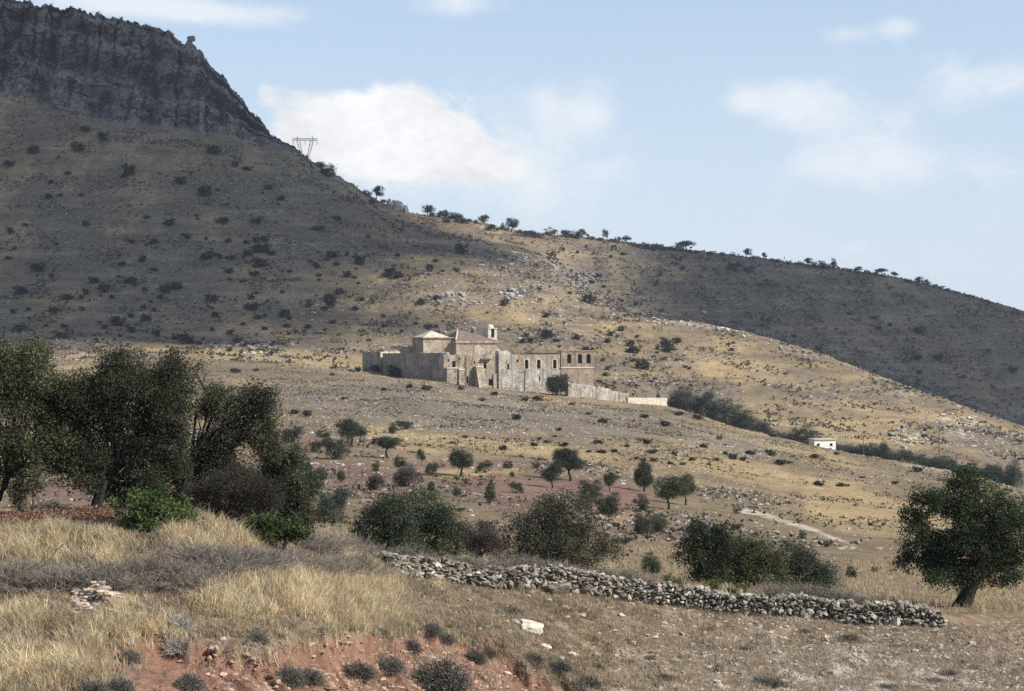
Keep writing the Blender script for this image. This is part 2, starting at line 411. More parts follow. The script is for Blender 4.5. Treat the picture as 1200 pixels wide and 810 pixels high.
# scars and tracks
tr = seg(PXX, PY, [(866,597),(905,606),(955,622),(1003,640)])
lay((1 - sstep(1.0, 4.5, tr + 2.0 * sstep(900, 1000, PXX) + perlin(XX * .5, DD * .2) * 1.5)) * (TT > 5), PALE)
tr = seg(PXX, PY, [(640,303),(655,313),(645,318),(690,345),(720,360),(800,379),(850,386)])
lay((1 - sstep(.5, 3.5, tr)) * .6 * hill, PALE * .9)
tr = seg(PXX, PY, [(880,496),(940,490),(985,486),(1060,490),(1180,512)])
lay((1 - sstep(.6, 1.8, tr)) * .6 * hill, (.15, .12, .09))
lay((1 - sstep(.5, 3.0, seg(PXX, PY, [(1060,546),(1110,551),(1180,562)]))) * .7 * (DD < 520), PALE * .8)
for cx, cy, rx, ry, ro in [(1062,512,22,15,10),(1128,494,30,6,8),(1118,503,26,4,20),(1175,512,20,4,10)]:
    lay(blob(cx, cy, rx, ry, ro) * sstep(-.1, .3, perlin(XX / 3, DD / 6)) * .8 * hill, PALE)
# foreground: grass soil left, red cut bank, stony field right
near = (1 - sstep(64, 72, DD)) * (TT > 1)
lay(near, (.20, .15, .105))
lay(near * sstep(-.1, .5, fbm(XX / 2.5, DD / 4, o=3)) * sstep(480, 620, PXX), (.27, .215, .16))
lay(near * blob(760, 790, 90, 40, 0) * .5, (.36, .29, .21)); lay(near * blob(1000, 800, 160, 36, 0) * .8, (.42, .35, .29))
lay(near * blob(1170, 740, 60, 22, 0) * .8, (.30, .17, .12))
bk = bank_cut(PXX, PY)
lay(near * bk, BANK)
rockw = cliff * sstep(-.75, -.1, fbm(XX / 12, hh / 8, o=3) + .25 - np.exp(-((tw - .345) / .035) ** 2) * 1.2 - np.exp(-((tw - .635) / .02) ** 2) * .7)
lay(cliff * .9, (.21, .185, .145))
C *= (1 + .12 * fbm(XX / 8, DD / 12, o=2)[..., None] * np.array([1, 1, .9]))

me = bpy.data.meshes.new('ground')
i, j = np.meshgrid(np.arange(NR - 1), np.arange(NC - 1), indexing='ij')
q = np.stack([i * NC + j, i * NC + j + 1, (i + 1) * NC + j + 1, (i + 1) * NC + j], -1).reshape(-1, 4)
fill_mesh(me, np.stack([XX, DD, ZZ], -1).reshape(-1, 3), [q], C.reshape(-1, 3), True)
a = me.attributes.new('rock', 'FLOAT', 'POINT'); a.data.foreach_set('value', rockw.astype(np.float32).ravel())
me.materials.append(M_GROUND)
g_ = bpy.data.objects.new('ground', me); COL.objects.link(g_)
tag(g_, 'dry stony hillside rising to a cliff topped plateau', 'ground', kind='structure')

# ---- where things stand
def gpix(px, py):
    """first ground seen along a sight line"""
    c = int(np.argmin(np.abs(PX - px)))
    col = PY[:, c]; r0 = int(np.searchsorted(T, 2.0))
    r = r0 + int(np.argmax(col[r0:] <= py))
    if col[r] > py or r == r0: r = int(np.argmin(col[:int(np.searchsorted(T, 16.2))]))
    p1 = np.array([XX[r, c], DD[r, c], ZZ[r, c]]); p0 = np.array([XX[r - 1, c], DD[r - 1, c], ZZ[r - 1, c]])
    den = col[r - 1] - col[r]; t = 0 if den <= 0 else float(np.clip((col[r - 1] - py) / den, 0, 1))
    p = p0 + (p1 - p0) * t
    p[0] = (px - 600) * K * p[1]
    return p
def gdist(px, d):
    c = int(np.argmin(np.abs(PX - px)))
    z = float(np.interp(d, DD[:, c], ZZ[:, c]))
    return np.array([(px - 600) * K * d, d, z])

# ------------------------------------------------------------------ plants
def leaf_quads(mb, cen, size, col, aspect=.45, up=.0, r=rng):
    n = len(cen)
    d = r.normal(size=(n, 3)); d[:, 2] += up; d /= np.linalg.norm(d, axis=1)[:, None]
    e = np.cross(d, r.normal(size=(n, 3))); e /= np.linalg.norm(e, axis=1)[:, None] + 1e-9
    s = (size * r.uniform(.65, 1.35, n))[:, None]
    a = d * s * .5; b = e * s * .5 * aspect
    v = np.stack([cen - a, cen + b * 1 - a * .1, cen + a, cen - b - a * .1], 1)
    f = np.arange(4 * n).reshape(n, 4)
    mb.add(v.reshape(-1, 3), f, np.repeat(col, 4, 0))

def rand_ball(n, r=rng, shell=.55):
    d = r.normal(size=(n, 3)); d /= np.linalg.norm(d, axis=1)[:, None]
    return d * (r.uniform(0, 1, n) ** (1 / 3 * shell))[:, None]

def make_crown(lobes, nclump, nleaf, leaf, spread, col, seed, gap=.0, gscale=1.0, aspect=.45, up=0., shell=.6, zmin=None, lightvar=.3):
    """leaf clumps through the volume of several lobes; returns mesh builder and clump centres"""
    r = np.random.default_rng(seed)
    vol = np.array([l[3] * l[4] * l[5] for l in lobes]); vol = vol ** .8 / (vol ** .8).sum()
    mb = MB(); cs = []; owner = []
    for li, l in enumerate(lobes):
        n = max(2, int(nclump * vol[li] * 1.6))
        p = rand_ball(n, r, shell) * np.array(l[3:6]) + np.array(l[:3])
        keep = perlin(p[:, 0] / gscale + seed, p[:, 1] / gscale, p[:, 2] / gscale) > gap - .35
        p = p[keep][:max(1, int(nclump * vol[li]))]
        if zmin is not None: p[:, 2] = np.maximum(p[:, 2], zmin + r.uniform(0, spread, len(p)))
        cs.append(p); owner += [li] * len(p)
    cs = np.concatenate(cs)
    cc = np.array(col) * (r.uniform(1 - lightvar, 1 + lightvar, len(cs)) * (1 + .35 * perlin(cs[:, 0] / gscale * .6 + 9, cs[:, 1] / gscale * .6, cs[:, 2] / gscale * .6)))[:, None] * (1 + r.normal(size=(len(cs), 3)) * .06)
    sz = r.uniform(.6, 1.4, len(cs))
    cen = np.repeat(cs, nleaf, 0) + r.normal(size=(len(cs) * nleaf, 3)) * spread * np.repeat(sz, nleaf)[:, None] * np.array([1, 1, .8])
    lc = np.repeat(cc, nleaf, 0) * r.uniform(.7, 1.35, (len(cen), 1))
    if zmin is not None: cen[:, 2] = np.maximum(cen[:, 2], zmin)
    leaf_quads(mb, cen, leaf, lc.clip(0.004, 1), aspect, up, r)
    return mb, cs, np.array(owner)

def make_trunk(base, fork, r0, lobes, cs, owner, seed, twigs=.35, stems=1, sides=7, c=None):
    r = np.random.default_rng(seed + 77); mb = MB(); base = np.array(base, float); fork = np.array(fork, float)
    def bend(a, b, n, j):
        t = np.linspace(0, 1, n)[:, None]; p = a + (b - a) * t
        L = np.linalg.norm(b - a); p = p + np.sin(np.pi * t) * r.normal(size=3) * L * j * 1.6; p[1:-1] += r.normal(size=(n - 2, 3)) * L * .012
        return p
    tips = []
    for s in range(stems):
        o = np.array([r.normal() * r0 * 1.5, r.normal() * r0 * 1.5, 0]) if stems > 1 else 0
        b = base + o; fk = fork + (np.array(o) * 2.5 if stems > 1 else 0)
        p = bend(b, fk, 5, .05); p[0, 2] -= .15
        rr = np.linspace(r0 * 1.25, r0 * .75, 5); rr[0] *= 1.35
        tube(mb, p, rr, sides); tips.append(fk)
    for li, l in enumerate(lobes):
        if l[3] < .5 * max(q[3] for q in lobes) and r.random() < .75: continue
        tgt = np.array([l[0], l[1] * .4 + .35 * l[4], l[2] + l[5] * .1])
        fk = tips[int(np.argmin([np.linalg.norm(tgt - q) for q in tips]))]
        rl = r0 * np.clip(.2 + .25 * l[3] / (max(q[3] for q in lobes)), .15, .45)
        p = bend(fk, tgt, 6, .07); p[2:4, 2] += .05 * np.linalg.norm(tgt - fk)
        tube(mb, p, np.linspace(rl, rl * .25, 6), 6)
        mine = np.where(owner == li)[0]
        for k in mine[r.random(len(mine)) < twigs]:
            st = p[r.integers(2, 6)]
            q = bend(st, cs[k], 4, .08)
            tube(mb, q, np.linspace(rl * .28, rl * .06, 4), 4)
    return mb

def plant(name, loc, lobes, nclump, nleaf, leaf, spread, col, seed, trunk=None, label='', cat='tree', group=None, parts=('trunk', 'crown'), gap=0., gscale=1., aspect=.45, twigs=.35, up=0., zmin=None, lightvar=.3, shell=.6):
    root = empty(name, loc)
    tag(root, label, cat, group)
    mb, cs, ow = make_crown(lobes, nclump, nleaf, leaf, spread, col, seed, gap, gscale, aspect, up, shell, zmin, lightvar)
    mb.build(parts[1], M_LEAF, root)
    if trunk:
        b, f, r0, st = trunk
        make_trunk(b, f, r0, lobes, cs, ow, seed, twigs, st).build(parts[0], M_BARK, root)
    return root

GREEN = (.050, .054, .028); OLIVE = (.050, .055, .034); DKGREEN = (.030, .040, .024); BRIGHT = (.058, .078, .027); BROWNG = (.050, .045, .030); PURP = (.042, .038, .031); TEAL = (.036, .044, .029)

def big(name, d, base, lobes_px, n, nleaf, leaf, spread, col, seed, trunk_px=None, depth=.75, **kw):
    """lobes as (column,row,half width,half height[,shift in depth]) at distance d"""
    s = K * d
    b = gdist(base[0], d); b = np.array([b[0], d, b[2]])
    L = []; leaf *= .9; nleaf = int(nleaf * 1.25); col = tuple(np.array(col) * 1.4)
    for l in lobes_px:
        x = (l[0] - 600) * s - b[0]; z = (HZ - l[1]) * s - b[2]
        L.append((x, (l[4] if len(l) > 4 else 0) * s, z, l[2] * s, max(l[2], l[3]) * s * depth, l[3] * s))
    r_ = np.random.default_rng(seed + 900); L2 = []
    for (x, y, z, a, b_, c) in L:
        L2.append((x, y, z, a * .72, b_ * .72, c * .72))
        for _ in range(6):
            q = r_.normal(size=3); q /= np.linalg.norm(q); k = r_.uniform(.28, .48)
            L2.append((x + q[0] * a * .78, y + q[1] * b_ * .78, z + q[2] * c * .78, a * k, b_ * k, c * k * .9))
    tr = None
    if trunk_px:
        fx, fy, r0, st = trunk_px
        tr = ((0, 0, 0), ((fx - 600) * s - b[0], 0, (HZ - fy) * s - b[2]), r0 * s, st)
    return plant(name, tuple(b), L2, n, nleaf, leaf, spread, col, seed, tr, **kw)

# --- foreground trees and bushes
big('almond_tree', 53.5, (-34, 612), [(70,510,28,40,10),(15,560,26,26,5),(85,455,20,26),(10,450,52,48),(-45,440,60,55,20),(45,520,34,52),(-30,530,50,60),(30,420,35,28),(62,470,22,45)], 1050, 42, .09, .14, GREEN, 1, (-28,560,5,2),
    label='tall grey green tree cut by the left edge, its leaves hanging to the grass', cat='tree', gap=.02, gscale=.9, aspect=.4)
big('almond_tree', 54, (106, 608), [(70,530,26,36),(135,430,30,18),(190,430,24,22,10),(150,575,34,24,14),(200,500,26,50,18),(60,480,22,34,8),(110,470,50,44),(150,450,42,34,-10),(90,520,38,40),(145,520,45,45,15),(75,480,26,40,10),(180,470,34,42,20),(115,555,34,28,-15),(170,555,34,42),(190,520,30,40,15)], 1700, 40, .088, .14, (.037,.040,.024), 2, (112,560,6,2),
    label='dense dark tree with thick forked trunk standing on the grass mound', cat='tree', gap=.0, gscale=.9, aspect=.4)
big('almond_tree', 56.5, (207, 604), [(195,462,26,36),(188,512,26,40,6),(205,450,40,32),(235,470,22,26,10),(265,475,34,26),(290,500,34,38,12),(255,520,26,26),(165,440,24,22),(310,520,22,34),(190,500,22,22),(250,545,38,30,8),(215,570,40,28,10),(300,470,22,20)], 1250, 40, .085, .13, (.042,.045,.028), 3, (205,540,6,3),
    label='open crowned tree with several bare slanting stems behind the bright green bush', cat='tree', gap=.12, gscale=.8, aspect=.4, twigs=.5)
big('thorn_bush', 55.5, (275, 612), [(275,575,48,40),(240,585,28,28,-8),(305,590,30,28)], 800, 46, .06, .12, PURP, 4, (275,600,3,4),
    label='leafless looking purplish brown bush beneath the open crowned tree', cat='bush', parts=('stem', 'foliage'), gap=-.1, gscale=.6, aspect=.3)
big('broadleaf_bush', 57, (340, 632), [(340,565,30,40),(325,600,26,26),(355,600,22,28),(318,545,20,28,8),(350,535,16,18)], 620, 40, .08, .12, (.050,.056,.034), 5, (340,605,3,3),
    label='tall grey green bush at the right end of the left tree group', cat='bush', parts=('stem', 'foliage'), gap=.02, gscale=.7, aspect=.4)
big('broadleaf_bush', 50.5, (185, 640), [(180,600,42,26),(215,605,18,14),(160,585,22,14),(185,630,24,20),(140,590,14,12)], 210, 34, .085, .085, BRIGHT, 6, (184,625,3,3),
    label='glossy bright green bush growing out of the golden grass in front of the dark trunk', cat='bush', parts=('stem', 'foliage'), gap=.08, gscale=.5, aspect=.6)
big('broadleaf_bush', 53, (328, 638), [(325,615,38,18),(350,622,18,14),(300,612,16,10)], 150, 34, .08, .08, (.050,.070,.025), 7, (328,628,2.5,3),
    label='low bright green bush at the right edge of the golden grass', cat='bush', parts=('stem', 'foliage'), gap=.08, gscale=.5, aspect=.6)
big('olive_shrub', 64, (30, 607), [(32,575,18,24),(22,592,20,14),(45,592,10,12)], 90, 30, .075, .10, OLIVE, 8, (30,595,2,3),
    label='thin grey green shrub under the left tree, pale soil behind it', cat='bush', parts=('stem', 'foliage'), gap=.15, gscale=.5)
big('olive_shrub', 62, (62, 612), [(62,598,14,12),(75,602,8,8)], 40, 30, .07, .09, OLIVE, 88, (62,606,2,2),
    label='small shrub left of the thick forked trunk', cat='bush', parts=('stem', 'foliage'), gap=.1, gscale=.5)
# --- behind the wall
big('oak_bush', 76, (655, 672), [(650,610,52,36),(615,625,34,32,5),(690,630,34,34,-6),(650,640,60,28,-10),(665,592,34,18),(710,648,18,20),(650,660,64,12,-4)], 700, 42, .095, .19, (.052,.050,.034), 9, (652,645,4,5),
    label='broad brownish green bush, largest behind the middle of the stone wall', cat='bush', parts=('stem', 'foliage'), gap=.02, gscale=.7)
big('oak_bush', 77, (450, 652), [(450,608,36,28),(425,618,16,18),(475,590,24,16),(470,615,24,24),(440,638,36,14),(475,642,28,14)], 440, 40, .09, .18, TEAL, 10, (450,635,3,4),
    label='rounded dark bush above the left end of the stone wall', cat='bush', parts=('stem', 'foliage'), gap=.03, gscale=.6)
big('oak_bush', 79, (520, 657), [(515,610,30,28),(500,590,22,18),(535,625,18,18),(495,620,24,24,-5),(515,646,34,12)], 400, 40, .09, .18, (.040,.050,.030), 11, (515,640,3,4),
    label='dark green bush between the two darker bushes behind the wall left half', cat='bush', parts=('stem', 'foliage'), gap=.04, gscale=.6)
big('thorn_bush', 75, (566, 668), [(565,628,22,24),(552,640,14,18),(580,645,14,18)], 300, 40, .075, .13, (.050,.042,.040), 12, (566,650,2.5,4),
    label='narrow dark purplish bush left of the broad brownish bush', cat='bush', parts=('stem', 'foliage'), gap=-.05, gscale=.8, aspect=.3)
big('almond_tree', 79, (818, 688), [(825,632,28,22),(845,650,26,28,5),(812,650,18,22),(850,625,18,14),(835,676,28,13,6)], 360, 38, .10, .14, (.034,.044,.024), 13, (818,670,3,2),
    label='leaning small tree with visible trunk, left of three behind the wall', cat='tree', gap=.05, gscale=.9)
big('oak_bush', 80, (885, 690), [(882,655,34,28),(905,660,18,24),(860,668,20,18),(885,682,36,10)], 420, 38, .10, .17, (.055,.060,.030), 14, (885,675,3,4),
    label='yellowish green bush in the middle of three behind the wall right half', cat='bush', parts=('stem', 'foliage'), gap=.0, gscale=.9)
big('oak_bush', 81, (940, 692), [(930,652,24,20),(945,665,26,20),(968,668,14,14),(925,672,20,16),(945,685,32,10)], 380, 38, .09, .17, (.042,.048,.032), 15, (940,680,2.5,4),
    label='dark twiggy bush, right one of three behind the wall right half', cat='bush', parts=('stem', 'foliage'), gap=.08, gscale=.8)
big('oak_tree', 74, (1116, 700), [(1085,592,28,26),(1120,590,30,30,8),(1160,595,36,30,-6),(1185,625,30,34),(1140,630,40,34,-10),(1090,625,24,26),(1165,655,38,28,6),(1100,655,26,20),(1135,665,30,20,-6),(1195,600,22,26,10),(1200,655,16,18),(1100,672,30,16,-8),(1145,676,34,16,-8),(1180,668,30,20),(1075,632,24,26,-5),(1130,560,34,16),(1085,655,30,22,8),(1150,650,40,26,8)], 1250, 40, .105, .15, (.029,.040,.020), 16, (1121,648,6,2),
    label='large dark spreading oak on the right, beyond the end of the stone wall', cat='tree', gap=.06, gscale=1.0, twigs=.45)

# --- prototypes for the plants further off (metre sized, 1 x 1 x 1)
def proto_tree(seed, kind):
    r = np.random.default_rng(seed + 500)
    if kind == 'round':
        L = [(0,0,.60,.40,.40,.32)] + [(r.uniform(-.28,.28), r.uniform(-.25,.25), r.uniform(.45,.78), .22,.22,.17) for _ in range(6)]
        tr = ((0,0,0),(.03,0,.30),.035,1)
    elif kind == 'open':
        L = [(r.uniform(-.32,.32), r.uniform(-.3,.3), r.uniform(.42,.84), .21,.21,.15) for _ in range(8)]
        tr = ((0,0,0),(-.04,.02,.30),.035,1)
    elif kind == 'umbrella':
        L = [(x, r.uniform(-.2,.2), .72 + r.uniform(-.06,.08), .22,.25,.14) for x in (-.28,-.1,.12,.3)] + [(0,0,.80,.25,.22,.18),(.05,0,.6,.24,.2,.14)]
        tr = ((0.05,0,0),(.02,0,.42),.035,1)
    elif kind == 'upright':
        L = [(0,0,.35,.34,.34,.18),(.05,0,.6,.26,.26,.2),(-.05,0,.8,.13,.13,.16),(.2,.05,.42,.18,.18,.12),(-.22,0,.55,.14,.14,.1)]
        tr = ((0,0,0),(0,0,.3),.035,1)
    else:
        L = [(r.uniform(-.08,.08),0,.36,.36,.36,.34)] + [(r.uniform(-.38,.38), r.uniform(-.35,.35), r.uniform(.15,.72), r.uniform(.12,.25), .2, r.uniform(.12,.26)) for _ in range(9)]
        tr = ((0,0,0),(0,0,.2),.02,4)
    return L, tr
PROTO = {}
def get_proto(kind, v, fine):
    key = (kind, v, fine)
    if key not in PROTO:
        L, tr = proto_tree(v * 13 + len(kind) * 7, kind)
        n, nl, lf, sp = {2: (400, 30, .032, .045), 1: (130, 16, .068, .06), 0: (60, 10, .12, .07)}[fine]
        mb, cs, ow = make_crown(L, n, nl, lf, sp, (.050, .058, .036), v + 40, .02 if kind != 'bush' else -.08, .3, .5, 0, .6, .02, .35)
        cr = mb.build('crown', M_LEAF); trm = make_trunk(tr[0], tr[1], tr[2], L, cs, ow, v + 5, .25, tr[3], 5).build('trunk', M_BARK)
        PROTO[key] = (cr.data, trm.data)
        bpy.data.objects.remove(cr); bpy.data.objects.remove(trm)
    return PROTO[key]
LEAFMATS = {}
def leafmat(t):
    if t not in LEAFMATS:
        LEAFMATS[t] = mat_simple('leaf_' + 'abcdefghijklmnopqrstuvwxyz'[len(LEAFMATS)] , t, transl=.2, spec=.3, rough=.55, var=.25, scale=3, objvar=.2)
    return LEAFMATS[t]
def grow(px, py, w, h, kind, name, label, cat, group=None, d=None, fine=1, v=None, sink=0.03, parts=('trunk', 'crown'), tint=None):
    w *= 1.2; h *= 1.12
    p = gpix(px, py) if d is None else gdist(px, d)
    s = K * p[1]
    zt = h * s
    if d is not None: zt = (HZ - (py - h)) * s - p[2]
    v = random.randrange(5) if v is None else v
    cr, tm = get_proto(kind, v, fine)
    root = empty(name, (p[0], p[1], p[2] - sink * zt), random.uniform(-.5, .5) + random.choice((0, math.pi)), (w * s, w * s, zt))
    tag(root, label, cat, group)
    inst(parts[0], tm, root)
    c = inst(parts[1], cr, root)
    if tint:
        if len(c.material_slots) == 0: pass
        c.material_slots[0].link = 'OBJECT'; c.material_slots[0].material = leafmat(tint)
    return root

BU = ('stem', 'foliage')
GREY = (1.35, 1.1, 1.35); DUSK = (1.05, .85, 1.0); COOL = (.85, 1.0, 1.05); LIVE = (1.15, 1.35, .95)
for a in [
 (410,523,38,35,'open','olive_tree','tree leaning right, tallest of the thicket at the upper left of the red soil','tree'),
 (343,519,22,22,'bush','scrub_bush','ragged bush at the foot of a pale bank just right of the left tree group','bush'),
 (372,531,14,18,'bush','scrub_bush','narrow bush left of the compact dark bush in the upper left thicket','bush'),
 (392,538,28,26,'bush','scrub_bush','compact dark bush at the lower edge of the upper left thicket','bush'),
 (379,513,16,11,'bush','scrub_bush','low bush just left of the leaning tree in the upper left thicket','bush'),
 (453,537,29,24,'umbrella','olive_tree','little flat topped tree on a thin trunk above the red soil','tree'),
 (460,508,12,15,'bush','scrub_bush','upright left half of the pair of bushes at the edge of the stony slope','bush'),
 (472,503,18,12,'bush','scrub_bush','low right half of the pair of bushes at the edge of the stony slope','bush'),
 (494,546,11,18,'open','sapling','sapling with a bare stem and tuft of leaves above the grey round bush','tree'),
 (441,553,11,14,'bush','sapling','small two tufted bush on red soil below the flat topped tree','bush'),
 (469,548,14,16,'bush','scrub_bush','bush just behind the left side of the grey round bush','bush'),
 (507,557,16,18,'bush','scrub_bush','shaggy bush between the grey round bush and the ball crowned tree','bush'),
 (440,574,22,20,'bush','scrub_bush','dark spreading bush alone on red soil, lower left of the grey round bush','bush'),
 (400,566,11,16,'upright','sapling','skinny forked sapling on red soil right of the left tree group','tree'),
 (355,555,20,25,'bush','scrub_bush','dark bush overlapping the right shoulder of the left tree group','bush'),
 (505,578,11,14,'upright','sapling','wispy sapling above the rounded bushes behind the wall','tree'),
 (541,558,31,31,'round','olive_tree','ball crowned dark tree with short trunk in yellow grass','tree'),
 (568,554,18,15,'bush','scrub_bush','slanting bush just right of the ball crowned tree','bush'),
 (595,549,11,11,'bush','sapling','small two tufted bush on the yellow bank right of the ball crowned tree','bush'),
 (600,559,7,7,'bush','scrub_bush','tiny round dark shrub on the lip of the red field','bush'),
 (574,590,15,26,'upright','sapling','spire shaped young tree standing in the middle of the red field','tree'),
 (535,583,12,13,'upright','sapling','small pointed sapling left of the spire shaped young tree','tree'),
 (605,578,15,14,'bush','scrub_bush','crooked little bush right of the spire shaped young tree','bush'),
 (541,599,10,5,'bush','scrub_bush','flat dark tuft on the red field near the dark purplish bush','bush'),
 (629,549,10,8,'bush','scrub_bush','low shrub just left of the wide tree with the long shadow','bush'),
 (668,564,38,36,'open','olive_tree','wide tree with dark trunk at the top of the red field','tree'),
 (647,572,26,28,'round','scrub_bush','rounded bush joined to the left of the wide tree with dark trunk','bush'),
 (689,589,27,28,'bush','scrub_bush','round dark bush below the wide tree, right behind the broad brownish bush','bush'),
 (714,604,30,28,'bush','scrub_bush','broad bush right of the round dark bush, edge of the red soil','bush'),
 (714,576,15,22,'round','olive_tree','small lollipop tree on thin stem right of the wide tree','tree'),
 (754,576,26,38,'upright','olive_tree','shaggy upright tree with spiky top left of the double crowned tree','tree'),
 (783,597,36,40,'round','olive_tree','dark left crown on a leaning trunk, biggest tree on the right of the red soil','tree'),
 (803,592,27,36,'round','olive_tree','paler right hand tree touching the biggest tree on the right of the red soil','tree'),
 (753,599,16,21,'bush','scrub_bush','roundish bush below the shaggy upright tree','bush'),
 (751,626,24,25,'bush','scrub_bush','left part of the low bushy clump below the double crowned tree','bush'),
 (771,623,24,21,'bush','scrub_bush','right part of the low bushy clump below the double crowned tree','bush'),
 (721,619,9,8,'bush','scrub_bush','little round shrub left of the low bushy clump','bush'),
 (731,638,22,10,'bush','scrub_bush','flat nearly black shrub right of the broad brownish bush','bush'),
 (764,673,24,26,'bush','scrub_bush','vivid green bush above the stone wall right of the broad brownish bush','bush'),
 (865,602,10,8,'bush','scrub_bush','shrub at the upper end of the pale eroded scar','bush'),
 (864,621,12,9,'bush','scrub_bush','dark shrub behind the yellowish green bush, under the pale scar','bush'),
 (940,632,10,11,'bush','scrub_bush','ragged small shrub just below the middle of the pale scar','bush'),
 (968,641,10,8,'bush','scrub_bush','round small shrub below the lower end of the pale scar','bush'),
 (998,678,13,18,'bush','scrub_bush','upright shrub between the dark twiggy bush and the large oak','bush'),
 (1024,672,8,8,'bush','scrub_bush','faint small shrub left of the large oak','bush'),
 (720,562,16,6,'bush','scrub_bush','low spreading shrub above the lollipop tree','bush'),
 (744,590,7,6,'bush','scrub_bush','tiny shrub at the foot of the shaggy upright tree','bush'),
]:
    px, py, w, h, kind, nm, lb, ct = a
    tint = GREY if 'grey' in lb[:5] else LIVE if 'vivid' in lb else random.choice((None, COOL, (1.1,1.0,.8), (.8,.85,.75), (1.25,1.2,.95), DUSK))
    grow(px, py, w, h, kind, nm, lb, ct, fine=2 if w > 20 else 1, tint=tint, parts=BU if ct == 'bush' else ('trunk', 'crown'))
grow(476,570,34,28,'bush','thorn_bush','grey brown round bush on the red soil left of the ball crowned tree','bush',fine=2,tint=GREY,parts=BU)
grow(372,572,22,27,'bush','thorn_bush','dark purple round bush at the right edge of the left tree group','bush',fine=2,tint=DUSK,parts=BU)
grow(390,616,34,46,'bush','scrub_bush','tall feathery blue green bush behind the grey brushwood, right of the left tree group','bush',fine=2,tint=COOL,parts=BU)

# --- trees in the fold behind the near ridge, and by the monastery
vt = [(797,640,482,36,30,'first and tallest tree of the row that starts at the white wall end'),
      (822,633,487,28,30,'second tree of the row beyond the white wall end'),(838,630,490,26,26,'third tree of the row beyond the white wall end'),
      (858,618,500,32,34,'spiky topped tree near the lower end of the row by the white wall'),(872,612,503,24,24,'last tall tree of the row by the white wall')]
for px, d, py, w, h, lb in vt:
    grow(px, py, w, h, 'bush', 'valley_tree', lb, 'tree', 'trees in the fold below the monastery', d=d, fine=2, tint=COOL)
for px, d, py, w, h, lb in [(893,606,508,26,16,'low grey green tree after the row by the white wall'),(913,600,514,22,10,'lowest grey bush between the two rows of trees in the fold'),
      (939,592,521,30,24,'round dark tree just left of the little white house')]:
    grow(px, py, w, h, 'bush', 'valley_tree', lb, 'tree', 'trees in the fold below the monastery', d=d, fine=2, tint=COOL)
names = ['tree touching the right wall of the little white house', 'second tree right of the little white house', 'third tree right of the little white house', 'tall slim tree rising from the long row right of the white house',
         'tree just right of the tall slim tree in the long row', 'tree left of the tall pole in the long row', 'tree behind the tall pole in the long row', 'tree right of the tall pole in the long row', 'tree in the long row above the left part of the large oak',
         'tree in the long row above the middle of the large oak', 'next to last tree at the right end of the long row', 'last round tree at the right end of the long row']
for (px, py, w, h), lb in zip([(988,533,26,18),(1004,536,24,20),(1019,538,24,22),(1037,541,20,28),(1052,545,28,20),(1072,549,30,22),(1093,553,30,24),(1114,557,30,24),(1134,559,28,20),(1152,561,26,20),(1170,563,28,24),(1187,564,24,30)], names):
    d = 575 - (px - 980) * .28
    grow(px, py + 2, w, h, 'bush', 'valley_tree', lb, 'tree', 'trees in the fold below the monastery', d=d, fine=2, tint=COOL)
grow(654,464,32,34,'round','oak_tree','dark round tree growing against the monastery front','tree',d=597,fine=2,sink=.26)
grow(771,466,5,9,'upright','cypress','tiny cypress behind the white wall','tree',d=612,fine=1)
grow(440,441,16,14,'bush','scrub_bush','left dark shrub against the shaded monastery wall','bush',d=640,fine=1,parts=BU)
grow(462,442,24,15,'bush','scrub_bush','wider dark shrub against the shaded monastery wall','bush',d=628,fine=1,parts=BU)
grow(420,437,8,8,'bush','scrub_bush','little shrub at the far left corner of the monastery','bush',d=648,fine=1,parts=BU)

# --- trees along the skyline
sky = [(501,252,14,13,'round'),(516,250,10,8,'bush'),(529,254,18,9,'bush'),(524,261,10,6,'bush'),(540,261,13,10,'bush'),(557,264,5,6,'open'),(567,264,13,12,'round'),(576,271,7,7,'open'),(583,271,7,5,'bush'),(589,270,6,9,'upright'),
 (600,272,17,16,'round'),(613,277,16,8,'bush'),(626,279,14,8,'bush'),(643,276,9,10,'bush'),(650,274,8,7,'round'),(671,275,19,9,'bush'),(683,276,9,10,'open'),(689,278,4,5,'open'),(711,281,9,12,'open'),(719,283,11,4,'bush'),
 (726,281,5,6,'open'),(734,285,10,9,'round'),(757,292,9,8,'bush'),(766,294,8,8,'bush'),(772,291,10,6,'bush'),(789,293,11,6,'bush'),(804,295,20,12,'umbrella'),(859,300,5,5,'bush'),(875,302,10,10,'open'),(895,303,6,8,'open'),
 (925,310,6,5,'bush'),(946,312,10,9,'open'),(963,315,12,10,'bush'),(977,315,8,12,'upright'),(989,317,6,4,'bush'),(1005,320,10,7,'open'),(1017,321,6,5,'bush'),(1033,323,13,8,'umbrella'),(1048,325,10,7,'open'),(1076,334,10,9,'open'),(1086,334,10,7,'bush'),(1095,337,7,5,'bush'),(1104,339,6,5,'bush'),(1122,344,5,3,'bush')]
sky += [(507,254,8,6,'bush'),(522,252,9,9,'round'),(534,257,12,8,'bush'),(548,262,10,6,'bush'),(572,270,9,6,'bush'),(594,271,7,6,'bush'),(620,275,10,6,'bush'),(634,279,9,5,'bush'),(663,276,12,8,'round'),(677,273,10,7,'bush'),(693,281,8,4,'bush'),(703,282,9,4,'bush'),(742,288,9,4,'bush'),(750,290,8,4,'bush'),(780,293,9,5,'bush'),(797,294,9,7,'bush'),(818,297,9,4,'bush'),(833,298,10,4,'bush'),(847,299,9,4,'bush'),(884,303,8,4,'bush'),(910,307,9,4,'bush'),(935,310,9,4,'bush'),(955,313,8,7,'bush'),(970,315,9,6,'bush'),(996,318,8,4,'bush'),(1026,322,8,4,'bush'),(1062,330,9,4,'bush'),(1110,341,8,4,'bush'),(1135,348,8,3,'bush')]
